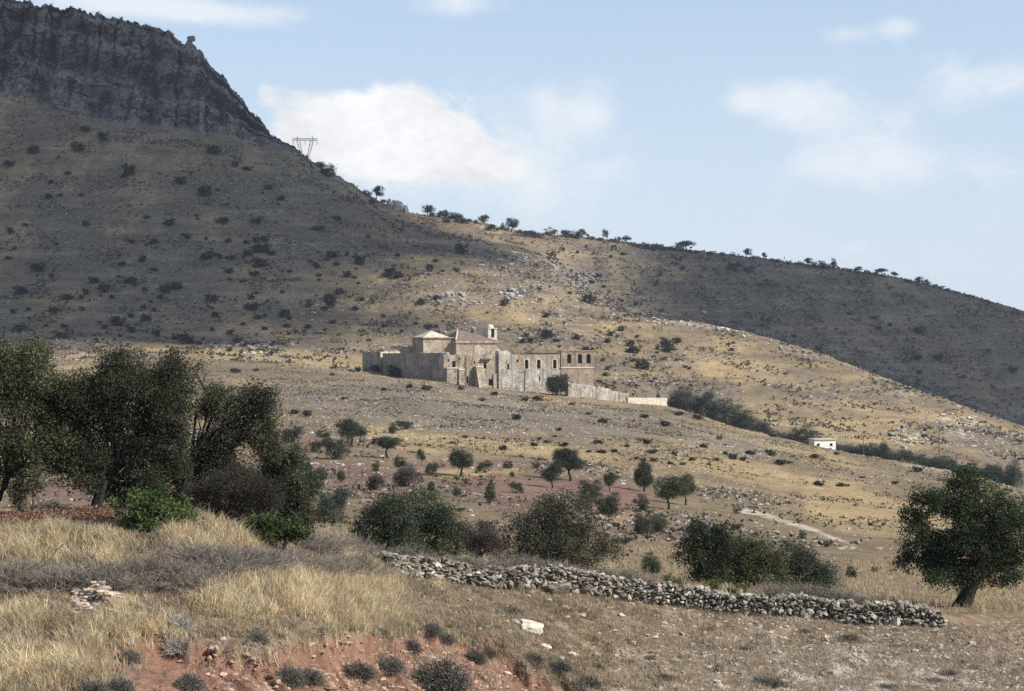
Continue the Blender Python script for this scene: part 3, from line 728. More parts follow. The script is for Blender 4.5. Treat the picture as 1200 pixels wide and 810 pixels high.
SL = {501:'round tree leading the skyline just below the rock pillars', 529:'broad tree clump on the skyline right of the leading round tree', 567:'compact round skyline tree standing alone between two clumps', 600:'largest round headed tree on the skyline',
      671:'widest dark clump on the open crest of the ridge', 711:'tall ragged tree on the open crest of the ridge', 734:'round tree with visible trunk right of the tall ragged one', 804:'broad umbrella tree on the crest where the slope darkens',
      875:'mushroom shaped tree alone on the shaded crest', 946:'first of three trees close together on the shaded crest', 963:'bushy middle one of three trees close together on the shaded crest', 977:'upright last of three trees close together on the shaded crest', 1033:'wide flat topped tree on the descending shaded crest', 1076:'leading tree of the last small clump on the descending crest'}
for px, py, w, h, k in sky:
    c = int(np.argmin(np.abs(PX - px))); r1 = int(np.argmin(PY[:int(np.searchsorted(T, 16.2)), c])); top = PY[r1, c]
    if px in SL: lb, gr = SL[px], 'trees along the skyline'
    elif px < 700: lb, gr = 'small dark tree on the sunlit skyline between the rock pillars and the open crest', 'small trees on the sunlit skyline'
    elif px < 850: lb, gr = 'small dark bush on the crest around the umbrella tree', 'small bushes on the middle skyline'
    else: lb, gr = 'small dark tree or bush along the shaded descending crest', 'small trees on the shaded skyline'
    grow(px, max(py, top + .8), w, h, k, 'ridge_tree', lb, 'tree', gr, fine=1 if w > 9 else 0)
for px, py, w, h, k, lb in [(383,207,19,17,'bush','dense dark bush on the ridge just right of the steel pylon'),(376,196,9,8,'bush','smaller bush between the pylon and the dense ridge bush'),(428,227,6,6,'bush','left of two tiny bushes before the spindly ridge tree'),(433,230,6,6,'bush','right of two tiny bushes before the spindly ridge tree'),
   (442,234,13,16,'open','spindly thin crowned tree on the ridge left of the rock pillars'),(449,236,6,6,'bush','tiny bush at the foot of the spindly ridge tree'),(461,237,7,8,'open','thin tree standing above the rock pillars'),
   (861,318,16,12,'bush','dark thicket below the mushroom shaped crest tree'),(878,319,13,8,'bush','lower dark thicket right of the other, below the crest'),(372,270,16,7,'bush','long dark bush alone high on the shaded slope')]:
    c = int(np.argmin(np.abs(PX - px)))
    if px < 470: py = max(py, PY[:int(np.searchsorted(T, 16.2)), c].min() + .8)
    grow(px, py, w, h, k, 'ridge_tree', lb, 'tree', fine=1)

# --- scrub dotting the hill
hs = [(10,304),(24,345),(16,367),(33,364),(44,318),(60,325),(110,332),(101,345),(122,343),(131,350),(79,351),(63,367),(168,362),(180,365),(152,332),(170,341),(180,318),(143,311),(206,339),(194,343),(187,350),(154,372),(170,376),(154,390),(75,384),(117,379),(72,397),(24,388),(184,395),(214,402),(222,403),(233,404),(248,388),(269,392),(278,402),(289,406),(317,416),(269,412),
 (246,298),(252,300),(258,303),(241,305),(266,303),(272,304),(302,296),(310,296),(316,299),(310,283),(290,300),(268,320),(299,323),(339,319),(374,324),(294,351),(290,362),(298,364),(302,374),(306,313),(362,360),(385,355),(380,363),(388,360),(334,372),(397,345),(388,302),(247,353),(248,362),(252,372),(285,381),(402,410),(415,326),(416,364),
 (540,298),(597,345),(640,372),(455,325),(466,326),(420,310),(406,300),(512,352),(504,318),(494,357),(511,384),(502,386),(617,395),(622,401),(612,402),(640,397),(676,398),(728,388),(712,402),(738,406),(744,414),(737,413),(742,424),(748,428),(753,433),(794,402),(781,407),(783,412),(770,410),(745,358),(690,355),(668,345),(930,395),(853,405),
 (120,165),(100,155),(90,178),(145,208),(95,230),(57,233),(150,205),(212,215),(240,230),(30,265),(100,265),(155,285),(95,350),(60,215),(40,180),(10,195),(80,205),(200,265),(220,280),(180,285),(330,235),(315,222),(290,200),(275,195),(250,180),(395,258),(300,262),(260,262)]
k_ = 0
while k_ < 150:
    px = random.uniform(-5, 1200); py = random.uniform(215, 450)
    p = gpix(px, py)
    if p[1] < 650 or p[1] > 1235: continue
    dens = float(fbm(p[0] / 90, p[1] / 120, o=3)) + (.25 if px < 420 and 280 < py < 405 else 0) - (.2 if py < 240 else 0)
    if random.random() < .12 + max(0, dens) * .9:
        hs.append((px, py)); k_ += 1
def hill_zone(px, py, d):
    if px < 420 and py < 250: return 'small dark shrub on the high shaded slope under the cliff', 'shrubs under the cliff'
    if px < 210: return 'dark shrub on the shaded lower slope at the left, above the tall trees', 'shrubs on the shaded lower slope'
    if px < 340: return 'dark shrub on the hillside left of the monastery, at the edge of the shade', 'shrubs left of the monastery'
    if d > 1000 and px > 560: return 'dark shrub on the shaded far hill at the right, below the skyline', 'shrubs on the far hill'
    if px < 480: return 'small shrub on the slope above the shaded monastery wall', 'shrubs above the monastery wall'
    if px < 700: return 'small shrub among the stones on the slope behind the monastery', 'shrubs behind the monastery'
    return 'small shrub on the sunlit grassy ridge right of the monastery', 'shrubs on the sunlit ridge'
SHR = []
for v in range(4):
    L, _ = proto_tree(v * 31, 'bush')
    mb, _, _ = make_crown(L, 80, 10, .11, .065, (.022, .026, .018), v + 90, -.1, .3, .6, 0, .6, .0, .35)
    SHR.append(mb.build('shrub', M_LEAF).data)
for o in [o for o in COL.objects if o.name.startswith('shrub')]: bpy.data.objects.remove(o)
for n_, (px, py) in enumerate(hs):
    p = gpix(px, py); s = K * p[1]
    w = (random.choice((7, 9, 10, 12, 15, 18)) if n_ < 150 else random.choice((5, 6, 7, 9))) * s
    o = inst('hill_shrub', random.choice(SHR), None, (p[0], p[1], p[2] - .1), (0, 0, random.uniform(0, 6.28)), (w, w, w * random.uniform(.55, .9)))
    lb, gr = hill_zone(px, py, p[1]); tag(o, lb, 'shrub', gr)
NEARSH = [(580,463),(615,470),(565,470),(404,468),(450,458),(480,455),(500,458),(540,457),(605,492),(632,515),(640,519),(650,512),(660,523),(625,523),(655,505),(700,520),(707,496),(795,487),(818,492),(780,500),(758,520),(765,531),(790,533),(843,515),(900,530),(905,535),(870,540),(825,525),(735,524),(720,530),(705,531),(690,530),(745,538),(755,540),(765,541),(785,544),(800,545),(812,540),(840,540),(850,533),(858,538),(880,533),(905,512),(925,543),(955,537),(980,533),(1010,560),(1048,567),(985,570),(993,570),(960,570),(915,545),(1076,553),(530,520),(545,513),(590,527),(360,488),(345,485),(630,470),(690,486),(670,475),(755,490),(300,435),(275,437),(390,440)]
for px, py in NEARSH:
    p = gpix(px, py); s = K * p[1]; w = random.choice((8, 9, 11, 14)) * s
    o = inst('heath_shrub', random.choice(SHR), None, (p[0], p[1], p[2] - .05), (0, 0, random.uniform(0, 6.28)), (w, w, w * random.uniform(.4, .7)))
    lb = ('low dark shrub on the grey stony slope below the monastery', 'shrubs below the monastery') if px < 690 and py < 500 else ('low dark shrub on the tan grassland right of the red field', 'shrubs on the right grassland') if px > 690 else ('low dark shrub on the yellow bank above the red field', 'shrubs above the red field')
    tag(o, lb[0], 'shrub', lb[1])

# ------------------------------------------------------------------ stones
def stone_verts(r, sub=1, ang=.25, kn=3, lo=.6, hi=.85):
    v, f = (ICO1, ICO2)[sub - 1] if sub else ICO0
    q = np.sign(v) * np.abs(v) ** .75
    s = r.uniform(0, 100)
    q = q * (1 + ang * perlin(v[:, 0] * 1.3 + s, v[:, 1] * 1.3, v[:, 2] * 1.3 + s))[:, None]
    for _ in range(kn):                     # knock flat faces on it
        nrm = r.normal(size=3); nrm /= np.linalg.norm(nrm); dd = q @ nrm; lim = r.uniform(lo, hi)
        q = q - np.maximum(dd - lim, 0)[:, None] * nrm
    return q, f
def rotz(v, a):
    c, s = math.cos(a), math.sin(a)
    return v @ np.array([[c, s, 0], [-s, c, 0], [0, 0, 1]])
STV = [stone_verts(rng, 1, .35, 7, .42, .75) for _ in range(40)]

# dry stone wall
def wall_line(px):
    rr = [r for r in range(NR) if True]
    d = float(pchip(np.array([p[0] for p in KN[4][0]], float), np.array([p[1] for p in KN[4][0]], float), np.array([px]))[0]) + .25
    g0 = gdist(px, d); return g0
mb = MB(); core = MB()
wl = np.array([wall_line(p) for p in np.linspace(452, 1106, 120)])
sl = np.concatenate([[0], np.cumsum(np.linalg.norm(np.diff(wl[:, :2], axis=0), axis=1))]); LEN = sl[-1]
def on_wall(s):
    p = np.array([np.interp(s, sl, wl[:, i]) for i in range(3)]); q = np.array([np.interp(s + .3, sl, wl[:, i]) for i in range(3)])
    t = q - p if s + .3 < LEN else p - np.array([np.interp(s - .3, sl, wl[:, i]) for i in range(3)])
    return p, math.atan2(t[1], t[0])
def wall_h(s): return .62 + .12 * float(perlin(np.array(s * .45), np.array(2.2))) + .05 * float(perlin(np.array(s * 1.9), np.array(5.2))) - .3 * float(sstep(LEN - .9, LEN, s)) - .12 * float(sstep(2.5, 0, s))
def put(mb, p, sc, rz, tilt, col, r=rng, pool=STV):
    v, f = pool[r.integers(len(pool))]
    v = v * np.array(sc)
    ct, st = math.cos(tilt), math.sin(tilt)
    v = v @ np.array([[ct, 0, -st], [0, 1, 0], [st, 0, ct]])
    mb.add(rotz(v, rz) + np.array(p), f, col)
GREYST = lambda: np.array([.275, .245, .20]) * rng.uniform(.4, 1.0) * (1.6 if rng.random() < .16 else 1)
z = 0.0
for row in range(14):
    s = rng.uniform(-.1, .1); h = rng.uniform(.062, .085) * (1.5 if row == 0 else 1)
    while s < LEN:
        big_ = rng.random() < (.2 if row == 0 else .05)
        L = rng.uniform(.07, .24) * (1.6 if big_ else 1); hh_ = h * rng.uniform(.7, 1.5) * (1.9 if big_ else 1)
        p, a = on_wall(min(s + L / 2, LEN))
        if z + h * .5 < wall_h(s) and rng.random() > .07:
            nrm = np.array([math.sin(a), -math.cos(a), 0])
            pos = p + np.array([0, 0, z + h / 2 + rng.uniform(-.035, .035)]) + nrm * (.02 + .12 * (1 - z) + rng.uniform(-.07, .07))
            put(mb, pos, (L * rng.uniform(.5, .68), .17, hh_ * rng.uniform(.6, .85)), a + rng.normal() * .25, rng.normal() * .3, GREYST())
            if z + h * 1.6 > wall_h(s):
                for k in range(2):
                    put(mb, pos - nrm * rng.uniform(.2, .5) + np.array([0, 0, rng.uniform(-.02, .05)]), (rng.uniform(.08, .16), rng.uniform(.08, .16), rng.uniform(.05, .09)), rng.uniform(0, 6), rng.normal() * .3, GREYST())
        s += L * .96
    z += h * .95
W = empty('dry_stone_wall', tuple(wl[60])); tag(W, 'long low dry stone wall of grey rubble crossing the foreground field', 'stone wall')
stn = mb; 
for arr in stn.v: arr -= wl[60]
stn.build('stones', M_STONE, W)
for a_, b_ in zip(range(0, 119), range(1, 120)):
    p, q = wl[a_], wl[b_]; t = q - p; nn = np.array([t[1], -t[0], 0]); nn /= np.linalg.norm(nn)
    hgt = wall_h(sl[a_]) - .10
    v = [p + nn * .06, q + nn * .06, q - nn * .5, p - nn * .5]; v = [x - np.array([0, 0, .2]) for x in v] + [x + np.array([0, 0, hgt]) for x in v]
    core.add(np.array(v) - wl[60], [(0, 1, 5, 4), (4, 5, 6, 7), (2, 3, 7, 6)])
core.build('earth_core', M_EARTH, W)

# tumbled stones of the old wall at the left
def heap(name, label, pts, n, smin, smax, col):
    mb = MB(); c0 = None
    for _ in range(n):
        k = rng.integers(len(pts)); cx, cy, rx, ry, lift = pts[k]
        p = gpix(cx + rng.normal() * rx * .5, cy + rng.normal() * ry * .35)
        if c0 is None: c0 = p.copy()
        sz = rng.uniform(smin, smax) * .5
        put(mb, p - c0 + np.array([0, 0, abs(rng.normal()) * lift + sz * .2]), (sz * rng.uniform(.8, 1.5), sz, sz * rng.uniform(.45, .75)), rng.uniform(0, 6.3), rng.normal() * .5, np.array(col) * rng.uniform(.6, 1.25))
    o = mb.build(name, M_STONE); o.location = c0
    tag(o, label, 'stone heap'); return o

BOU = []
for v in range(6):
    q, f = stone_verts(rng, 2, .5); mb = MB(); mb.add(q, f, (1, 1, 1)); o = mb.build('b', M_STONE); BOU.append(o.data); bpy.data.objects.remove(o)
STM = {}
def stmat(c):
    if c not in STM: STM[c] = mat_simple('rock_' + 'abcdefghijklmnopqrstuvwxyz'[len(STM)], c, rough=.95, var=.35, scale=1.2, attr=False, bump=.12, objvar=.3)
    return STM[c]
def rock(px, py, w, h, name, label, cat, group=None, col=(.42,.38,.32), d=None, dep=1.0, sink=.25):
    p = gpix(px, py) if d is None else gdist(px, d); s = K * p[1] * .5
    o = inst(name, random.choice(BOU), None, (p[0], p[1], p[2] + h * s * (1 - sink * 2)), (random.uniform(-.2, .2), random.uniform(-.2, .2), random.uniform(0, 6.3)), (w * s, w * s * dep, h * s))
    o.material_slots[0].link = 'OBJECT'; o.material_slots[0].material = stmat(col)
    tag(o, label, cat, group); return o
o = rock(618,738,33,17,'boulder','large pale boulder alone in the dry grass below the stone wall','boulder',col=(.46,.41,.33)); o.rotation_euler = (0, .12, .3)
rock(652,694,26,15,'boulder','big rounded tan boulder set at the foot of the stone wall','boulder',col=(.30,.255,.20))
rock(500,676,18,20,'boulder','upright pale boulder leaning on the left part of the stone wall','boulder',col=(.50,.46,.40))
rock(945,722,16,18,'boulder','rounded grey boulder in the face of the wall right half','boulder',col=(.34,.31,.27))
rock(1094,733,15,9,'boulder','pale flat stone at the right end of the stone wall','boulder',col=(.52,.47,.40))
for px, py in [(661,712),(664,714),(680,711),(662,724),(682,723),(700,731),(756,745),(766,748),(657,771),(674,770),(655,773),(700,757),(674,760),(700,744),(850,730),(857,729),(840,735),(847,741),(801,744),(960,776),(958,773),(780,730),(970,752),(940,745),(965,748),(950,752),(980,756),(1000,760),(1015,752),(1010,764),(1030,770),(1050,766),(1070,764),(1080,770),(1095,770),(1110,772),(1125,764),(1140,756),(1165,764),(1150,780),(1130,740),(1145,735),(1160,750),(1185,770),(1190,745),(1105,758),(1060,750),(1040,745),(820,760),(845,770),(790,775),(760,765),(740,755),(720,740),(730,722),(640,705),(618,700),(585,702),(550,705),(870,790),(840,800),(900,785),(920,800),(860,765),(880,750),(900,742),(920,735),(1000,742),(1020,738),(1075,742),(975,790),(1010,795),(1060,800),(1100,795),(1160,800),(1190,795),(590,722),(575,735),(560,718)]:
    w = random.uniform(4, 10)
    rock(px + random.uniform(-2, 2), py, w, w * random.uniform(.4, .7), 'field_stone', 'small pale stone lying in the dry field below the stone wall', 'stone', 'stones lying in the field', col=random.choice([(.46,.40,.33),(.40,.35,.28),(.34,.29,.24)]))
for px, py, w in [(670,768,12),(556,770,13),(595,790,10),(450,786,8),(505,772,9),(210,776,7),(249,762,14),(497,800,16),(640,760,14),(700,768,9)]:
    rock(px, py, w, w * .5, 'bank_stone', 'pale stone sticking out of the red earth bank', 'stone', 'stones in the red bank', col=(.60,.46,.36))
HEAPS = [('large pinkish stone in the tumbled heap below the grey brushwood at the left', 'stones of the tumbled heap', [(112,710,36,12),(104,704,24,8),(134,710,30,8),(118,718,44,8)], 95, 7, 15, (.42,.33,.26), .34),
 ('small old wall stone at the left edge under the brushwood', 'old wall stones at the left edge', [(20,718,30,7),(50,715,20,6)], 34, 4, 9, (.42,.36,.28), .0),
 ('pale stone in the golden grass just left of the stone wall', 'pale stones left of the stone wall', [(415,658,26,6),(372,668,16,6),(395,662,20,8)], 34, 4, 9, (.55,.49,.41), .0)]
for lb, gr, pts, n_, a_, b_, cl_, lift in HEAPS:
    for k in range(n_):
        cx, cy, rx, ry = pts[k % len(pts)]
        w = random.uniform(a_, b_)
        o = rock(cx + random.gauss(0, .5) * rx, cy + random.gauss(0, .4) * ry, w, w * random.uniform(.45, .7), 'wall_stone', lb, 'stone', gr, col=cl_)
        if lift: o.location.z += max(0, lift * (1 - abs(o.location.x - (118 - 600) * K * o.location.y) / .55)) * (k % 3) * .5
rub = MB(); c0 = gpix(118, 708)
for _ in range(260):
    p = gpix(118 + rng.normal() * 18, 710 + rng.normal() * 5); sz = rng.uniform(.04, .1)
    put(rub, p - c0 + np.array([0, 0, .02]), (sz * 1.3, sz, sz * .7), rng.uniform(0, 6.3), rng.normal() * .4, np.array([.42, .33, .26]) * rng.uniform(.6, 1.25))
o = rub.build('rubble', M_STONE); o.location = c0; tag(o, 'fine rubble between the stones of the tumbled heap', 'rubble', kind='stuff')
# boulders on the hill
HB = []
def cluster(cx, cy, rx, ry, n, lb, gr, col, a=(3, 8)):
    for _ in range(n): HB.append((cx + random.gauss(0, .5) * rx, cy + random.gauss(0, .5) * ry, random.uniform(*a), lb, gr, col))
GR = (.32,.295,.265); GD = (.20,.185,.17); GP = (.44,.40,.345)
cluster(530,350,26,8,34,'grey boulder in the rock cluster on the slope above the monastery roof','rock cluster above the monastery',GR)
cluster(605,345,18,10,26,'grey boulder in the rock cluster above and right of the bell tower','rock cluster above the bell tower',GR)
cluster(565,355,20,5,10,'pale scattered stone between the two rock clusters above the monastery','stones between the rock clusters',GP,(2.5,5))
cluster(680,326,28,9,34,'dark grey boulder in the outcrop at the pale track on the far slope','outcrop at the pale track',GD,(4,9))
cluster(610,310,46,14,36,'grey rock on the broken slope below the skyline trees','rocks below the skyline trees',GR,(3,7))
cluster(360,200,30,20,20,'dark rock on the talus under the right end of the cliff','talus under the cliff end',GD,(4,9))
cluster(330,210,50,12,22,'dark rock on the shaded talus band under the cliff','talus band under the cliff',GD,(3,8))
cluster(560,390,60,10,22,'small pale rock on the slope right behind the monastery roofs','stones behind the monastery roofs',GP,(2.5,5))
cluster(640,385,40,16,18,'small pale rock on the slope behind the arched windows','stones behind the arched front',GP,(2.5,4.5))
cluster(370,295,60,8,20,'grey rock in the stony band across the shaded slope','stony band on the shaded slope',GD,(3,7))
cluster(300,410,30,6,10,'pale rock among shrubs at the edge of the shade left of the monastery','rocks left of the monastery',GP,(3,7))
cluster(1062,512,26,14,26,'whitish rock of the bare outcrop above the long tree row','white outcrop above the tree row',(.40,.36,.30),(3,7))
cluster(1130,494,30,6,14,'whitish rock of the upper outcrop near the ridge at the right','upper white outcrop',(.40,.36,.30),(3,7))
cluster(770,375,40,6,14,'pale rock along the crest of the near ridge','rocks along the ridge crest',GP,(2.5,6))
for px, py, w, lb, gr, col in HB:
    p = gpix(px, py)
    if p[1] < 600: continue
    rock(px, py, w, w * random.uniform(.5, .8), 'hill_rock', lb, 'rock', gr, col=col)
for px, py, w, h, lb in [(843,386,9,8,'left of two pale boulders standing on the ridge crest against the dark far hill'),(851,387,8,7,'right of two pale boulders standing on the ridge crest against the dark far hill'),(861,388,5,4,'small pale boulder beside the pair on the ridge crest'),(871,393,5,4,'lone small boulder lower down the ridge crest')]:
    p = gpix(px, py + 2); rock(px, py + 2, w, h, 'ridge_boulder', lb, 'boulder', col=(.44,.395,.33), d=p[1])
for px, py, w, h, lb in [(457,243,5,14,'left slim rock pillar on the sunlit ridge'),(463,244,5,16,'second rock pillar on the sunlit ridge'),(469,246,5,16,'third rock pillar on the sunlit ridge'),(474,248,5,12,'right stubby rock pillar on the sunlit ridge')]:
    c = int(np.argmin(np.abs(PX - px))); p = gpix(px, max(py, PY[:int(np.searchsorted(T, 16.2)), c].min() + 2))
    rock(px, py + 2, w * 1.5, h * .95, 'rock_pillar', lb, 'rock pillar', col=(.34,.31,.265), d=p[1], sink=.2)
# the balanced block on the plateau edge
d_ = 1178; g0 = gdist(222, d_); s_ = K * d_
R0 = empty('balanced_rock', tuple(g0)); tag(R0, 'knobbly block balanced on a narrow neck at the edge of the plateau', 'rock')
def knob(cx, cy, a, c, tilt, seed):
    v, f = ICO2; q = np.sign(v) * np.abs(v) ** .42; q = q / 1.15 * (1 + .16 * perlin(v[:, 0] * 2 + seed, v[:, 1] * 2, v[:, 2] * 2))[:, None]
    q = q * np.array([a, a * .8, c]) * s_; ct, st = math.cos(tilt), math.sin(tilt); q = q @ np.array([[ct, 0, -st], [0, 1, 0], [st, 0, ct]])
    mb = MB(); mb.add(q + np.array([cx * s_, 0, (HZ - cy) * s_ - g0[2]]), f); return mb
knob(2.2, 45.5, 5.2, 3.6, -.22, 1).build('head_block', stmat(GD), R0)
knob(-1.0, 53, 4.2, 6.5, .35, 5).build('neck', stmat(GD), R0)

# ------------------------------------------------------------------ dry brushwood and cushions
def twig_bush(seed, n, h, spread, r0, col, fork=3, droop=.3, dome=False):
    r = np.random.default_rng(seed); mb = MB()
    for _ in range(n):
        a = r.uniform(0, 6.283); el = r.uniform(.15, 1.45) if not dome else math.acos(r.uniform(0, 1)) * -1 + 1.5708
        L = h * r.uniform(.6, 1.15) * (1 if dome else (1 + spread * math.cos(el)) * .8)
        d = np.array([math.cos(a) * math.cos(el), math.sin(a) * math.cos(el), math.sin(el)])
        b = np.array([r.normal() * spread * h * .25, r.normal() * spread * h * .25, 0])
        t = np.linspace(0, 1, 4)[:, None]
        p = b + d * L * t + r.normal(size=(4, 3)) * L * .06 * t; p[:, 2] -= droop * L * .3 * t[:, 0] ** 2; p[:, 2] = np.maximum(p[:, 2], -.03)
        cc = np.array(col) * r.uniform(.6, 1.4)
        tube(mb, p, np.linspace(r0, r0 * .35, 4), 3, cc)
        for k in range(fork):
            i0 = r.integers(1, 4); q0 = p[i0] if i0 < 3 else p[2]
            dd = d + r.normal(size=3) * .55; dd /= np.linalg.norm(dd); l2 = L * r.uniform(.2, .45)
            tube(mb, np.array([q0, q0 + dd * l2 * .5 + r.normal(size=3) * l2 * .07, q0 + dd * l2]), [r0 * .6, r0 * .45, r0 * .2], 3, cc)
    return mb
BRUSH = []
for v in range(5):
    o = twig_bush(60 + v, 150, .62, 1.2, .0085, (.20, .172, .145), 4).build('b', M_TWIG); BRUSH.append(o.data); bpy.data.objects.remove(o)
CUSH = []
for v in range(4):
    mb = twig_bush(80 + v, 260, .5, .45, .009, (.125, .115, .10), 4, dome=True)
    cen = rand_ball(1500, rng, .8) * np.array([.5, .5, .42]); cen[:, 2] = np.abs(cen[:, 2])
    leaf_quads(mb, cen, .045, np.array([.10, .098, .078]) * rng.uniform(.4, 1.6, (1500, 1)), .4)
    o = mb.build('b', M_TWIG); CUSH.append(o.data); bpy.data.objects.remove(o)
PALEP = twig_bush(99, 260, .5, .5, .010, (.34, .325, .30), 3, dome=True).build('b', M_TWIG); PALED = PALEP.data; bpy.data.objects.remove(PALEP)
BRL = ('tangled grey leafless brushwood in the band across the grass mound at the left', 'brushwood across the grass mound')
BR2 = ('grey leafless brushwood between the left tree group and the start of the stone wall', 'brushwood before the stone wall')
BR3 = ('low grey dry shrub rooted along the top of the stone wall', 'dry shrubs along the wall top')
for px, py, w, g2 in [(x, 690 - abs(x - 130) * .02 + random.uniform(-14, 8), random.uniform(46, 66), BRL) for x in range(-10, 225, 13)] + [(x, 664 + (x - 230) * .05 + random.uniform(-10, 10), random.uniform(40, 60), BRL) for x in range(225, 330, 10)] + \
        [(x, 664 + (x - 330) * .1 + random.uniform(-8, 4), random.uniform(38, 56), BR2) for x in range(330, 446, 13)] + [(x, 640 + (x - 340) * .12 + random.uniform(-4, 4), random.uniform(30, 46), BR2) for x in range(345, 440, 14)]:
    p = gpix(px, py); s = K * p[1] * w
    o = inst('dry_brushwood', random.choice(BRUSH), None, tuple(p - np.array([0, 0, .03])), (0, 0, random.uniform(0, 6.28)), (s * .75, s * .75, s * random.uniform(.45, 1.05)))
    tag(o, g2[0], 'brushwood', g2[1])
for px in list(range(470, 640, 24)) + [655, 690, 712, 735, 760, 905, 925, 945, 965, 985, 1005]:
    p0 = wall_line(px); p = gdist(px, p0[1] + random.uniform(.7, 1.3)); s = random.uniform(.5, 1.0)
    o = inst('dry_brushwood', random.choice(BRUSH), None, tuple(p + np.array([0, 0, .15])), (0, 0, random.uniform(0, 6.28)), (s, s, s * .8)); tag(o, BR3[0], 'brushwood', BR3[1])
for px, py, w, lb in [(338,800,36,'dark spiny cushion on the red bank, leftmost of the row'),(360,800,34,'dark spiny cushion on the red bank left of the bottom middle'),(420,793,40,'dark rounded spiny cushion on the red bank near the bottom middle'),(455,785,36,'tall dark spiny shrub right of the rounded cushion on the red bank'),(482,762,24,'small dark spiny shrub at the upper lip of the red bank'),
      (516,808,64,'biggest grey spiny cushion at the bottom of the red bank'),(505,742,26,'upper dark tuft in the slanting line of shrubs on the bank'),(520,752,26,'lower dark tuft in the slanting line of shrubs on the bank'),(556,775,26,'dark tuft above the bare red slope right of the biggest cushion'),(572,768,20,'thin grey tuft on the lip right of the biggest cushion'),(624,775,26,'grey shrub at the right lip of the red bank'),(655,785,26,'dark tuft on the right flank of the red bank'),(690,806,30,'dark shrub at the right foot of the red bank'),
      (150,775,28,'dark tuft in the grass under the pale dead plants'),(106,812,34,'dark cushion cut by the bottom edge, left one'),(138,812,36,'dark cushion cut by the bottom edge, beside the left one'),(222,806,34,'dark cushion at the bottom edge right of the grass'),(300,752,24,'grey low tuft in the middle of the tan grass'),(445,742,14,'very small dark sprig above the red bank')]:
    p = gpix(px, py); s = K * p[1] * w * 1.25
    o = inst('spiny_cushion', random.choice(CUSH), None, tuple(p - np.array([0, 0, .04])), (0, 0, random.uniform(0, 6.28)), (s, s, s * random.uniform(.85, 1.1))); tag(o, lb, 'shrub')
p = gpix(208, 765); o = inst('dead_plant', PALED, None, tuple(p), (0, 0, 0), (.72, .6, .75)); tag(o, 'lower pale grey dead plant standing at the lip of the red bank', 'dead plant')
p = gpix(210, 738); o = inst('dead_plant', PALED, None, tuple(p), (0, 0, 2), (.8, .7, .8)); tag(o, 'upper pale grey dead plant in the grass right above the lower one', 'dead plant')
for px, py, w, lb in [(943,740,20,'grey tuft under the right part of the stone wall'),(995,750,34,'larger grey tuft below the wall right half'),(870,760,22,'dark tuft below the middle of the wall'),(898,802,50,'wide grey green tuft at the bottom right of centre'),(1042,805,30,'grey tuft at the bottom edge, left of three at the right'),(1070,806,24,'grey tuft at the bottom edge, middle of three at the right'),(1095,800,36,'grey tuft at the bottom edge, right of three at the right'),(1112,790,36,'broad grey tuft above the three bottom ones'),(1050,757,20,'dark tuft in the stones below the wall end'),(800,770,22,'small dark tuft right of the bank foot'),(760,770,22,'flat dark tuft in the tan field'),(735,775,22,'low dark tuft in the tan field nearer the bank'),(780,795,30,'dark tuft at the bottom of the tan field'),(640,757,26,'long low dark tuft below the large pale boulder'),(690,748,26,'dark low tuft right of the large pale boulder'),(595,716,40,'faint grey tuft left of the large pale boulder'),(905,765,20,'grey sprig right of the dark tuft below the wall')]:
    p = gpix(px, py); s = K * p[1] * w
    o = inst('dry_tuft', random.choice(CUSH), None, tuple(p - np.array([0, 0, .06])), (0, 0, random.uniform(0, 6.28)), (s, s, s * random.uniform(.4, .6))); tag(o, lb, 'shrub')
for px, w in [(515,34),(545,26),(605,34),(628,24),(690,30),(712,26),(838,30),(866,26),(960,30),(985,24),(790,26)]:
    p0 = wall_line(px); p = gdist(px, p0[1] + random.uniform(1.2, 2.2)); s = K * p[1] * w
    L = [(random.uniform(-.3,.3)*s, random.uniform(-.2,.2)*s, random.uniform(.2,.5)*s, .25*s, .25*s, .2*s) for _ in range(4)]
    plant('weed_clump', tuple(p), L, 30, 26, .08, .07, (.105,.115,.045), int(px), None, 'yellow green leafy weed behind the top of the stone wall', 'weed', 'weeds behind the wall', ('stem', 'foliage'), gap=0, gscale=.4)
# bare branches poking from the brushwood
def branch(pts, label, r0=.025):
    P = np.array([gpix(pts[0][0], pts[0][1])]); d = P[0][1]
    Q = np.array([((x - 600) * K * d, d, (HZ - y) * K * d) for x, y in pts]); Q[0] = P[0] - np.array([0, 0, .05])
    mb = MB(); tube(mb, Q - P[0], np.linspace(r0, r0 * .3, len(Q)), 5, (.14, .12, .11))
    for k in range(1, len(Q) - 1):
        for j in range(2):
            e = (Q[k + 1] - Q[k - 1]); e = e / np.linalg.norm(e) + rng.normal(size=3) * .5
            tube(mb, np.array([Q[k] - P[0], Q[k] - P[0] + e * .12, Q[k] - P[0] + e * .26]), [r0 * .5, r0 * .35, r0 * .15], 4, (.14, .12, .11))
    o = mb.build('bare_branch', M_TWIG); o.location = P[0]; tag(o, label, 'branch')
branch([(22,684),(40,668),(55,660),(66,645),(76,637)], 'bare dead branch curving up over the golden grass at the far left')
branch([(100,690),(106,668),(108,655),(116,640)], 'bare upright twig in the middle of the brushwood band')
branch([(130,690),(142,668),(150,655),(160,645)], 'bare twig slanting right in the brushwood band', .02)

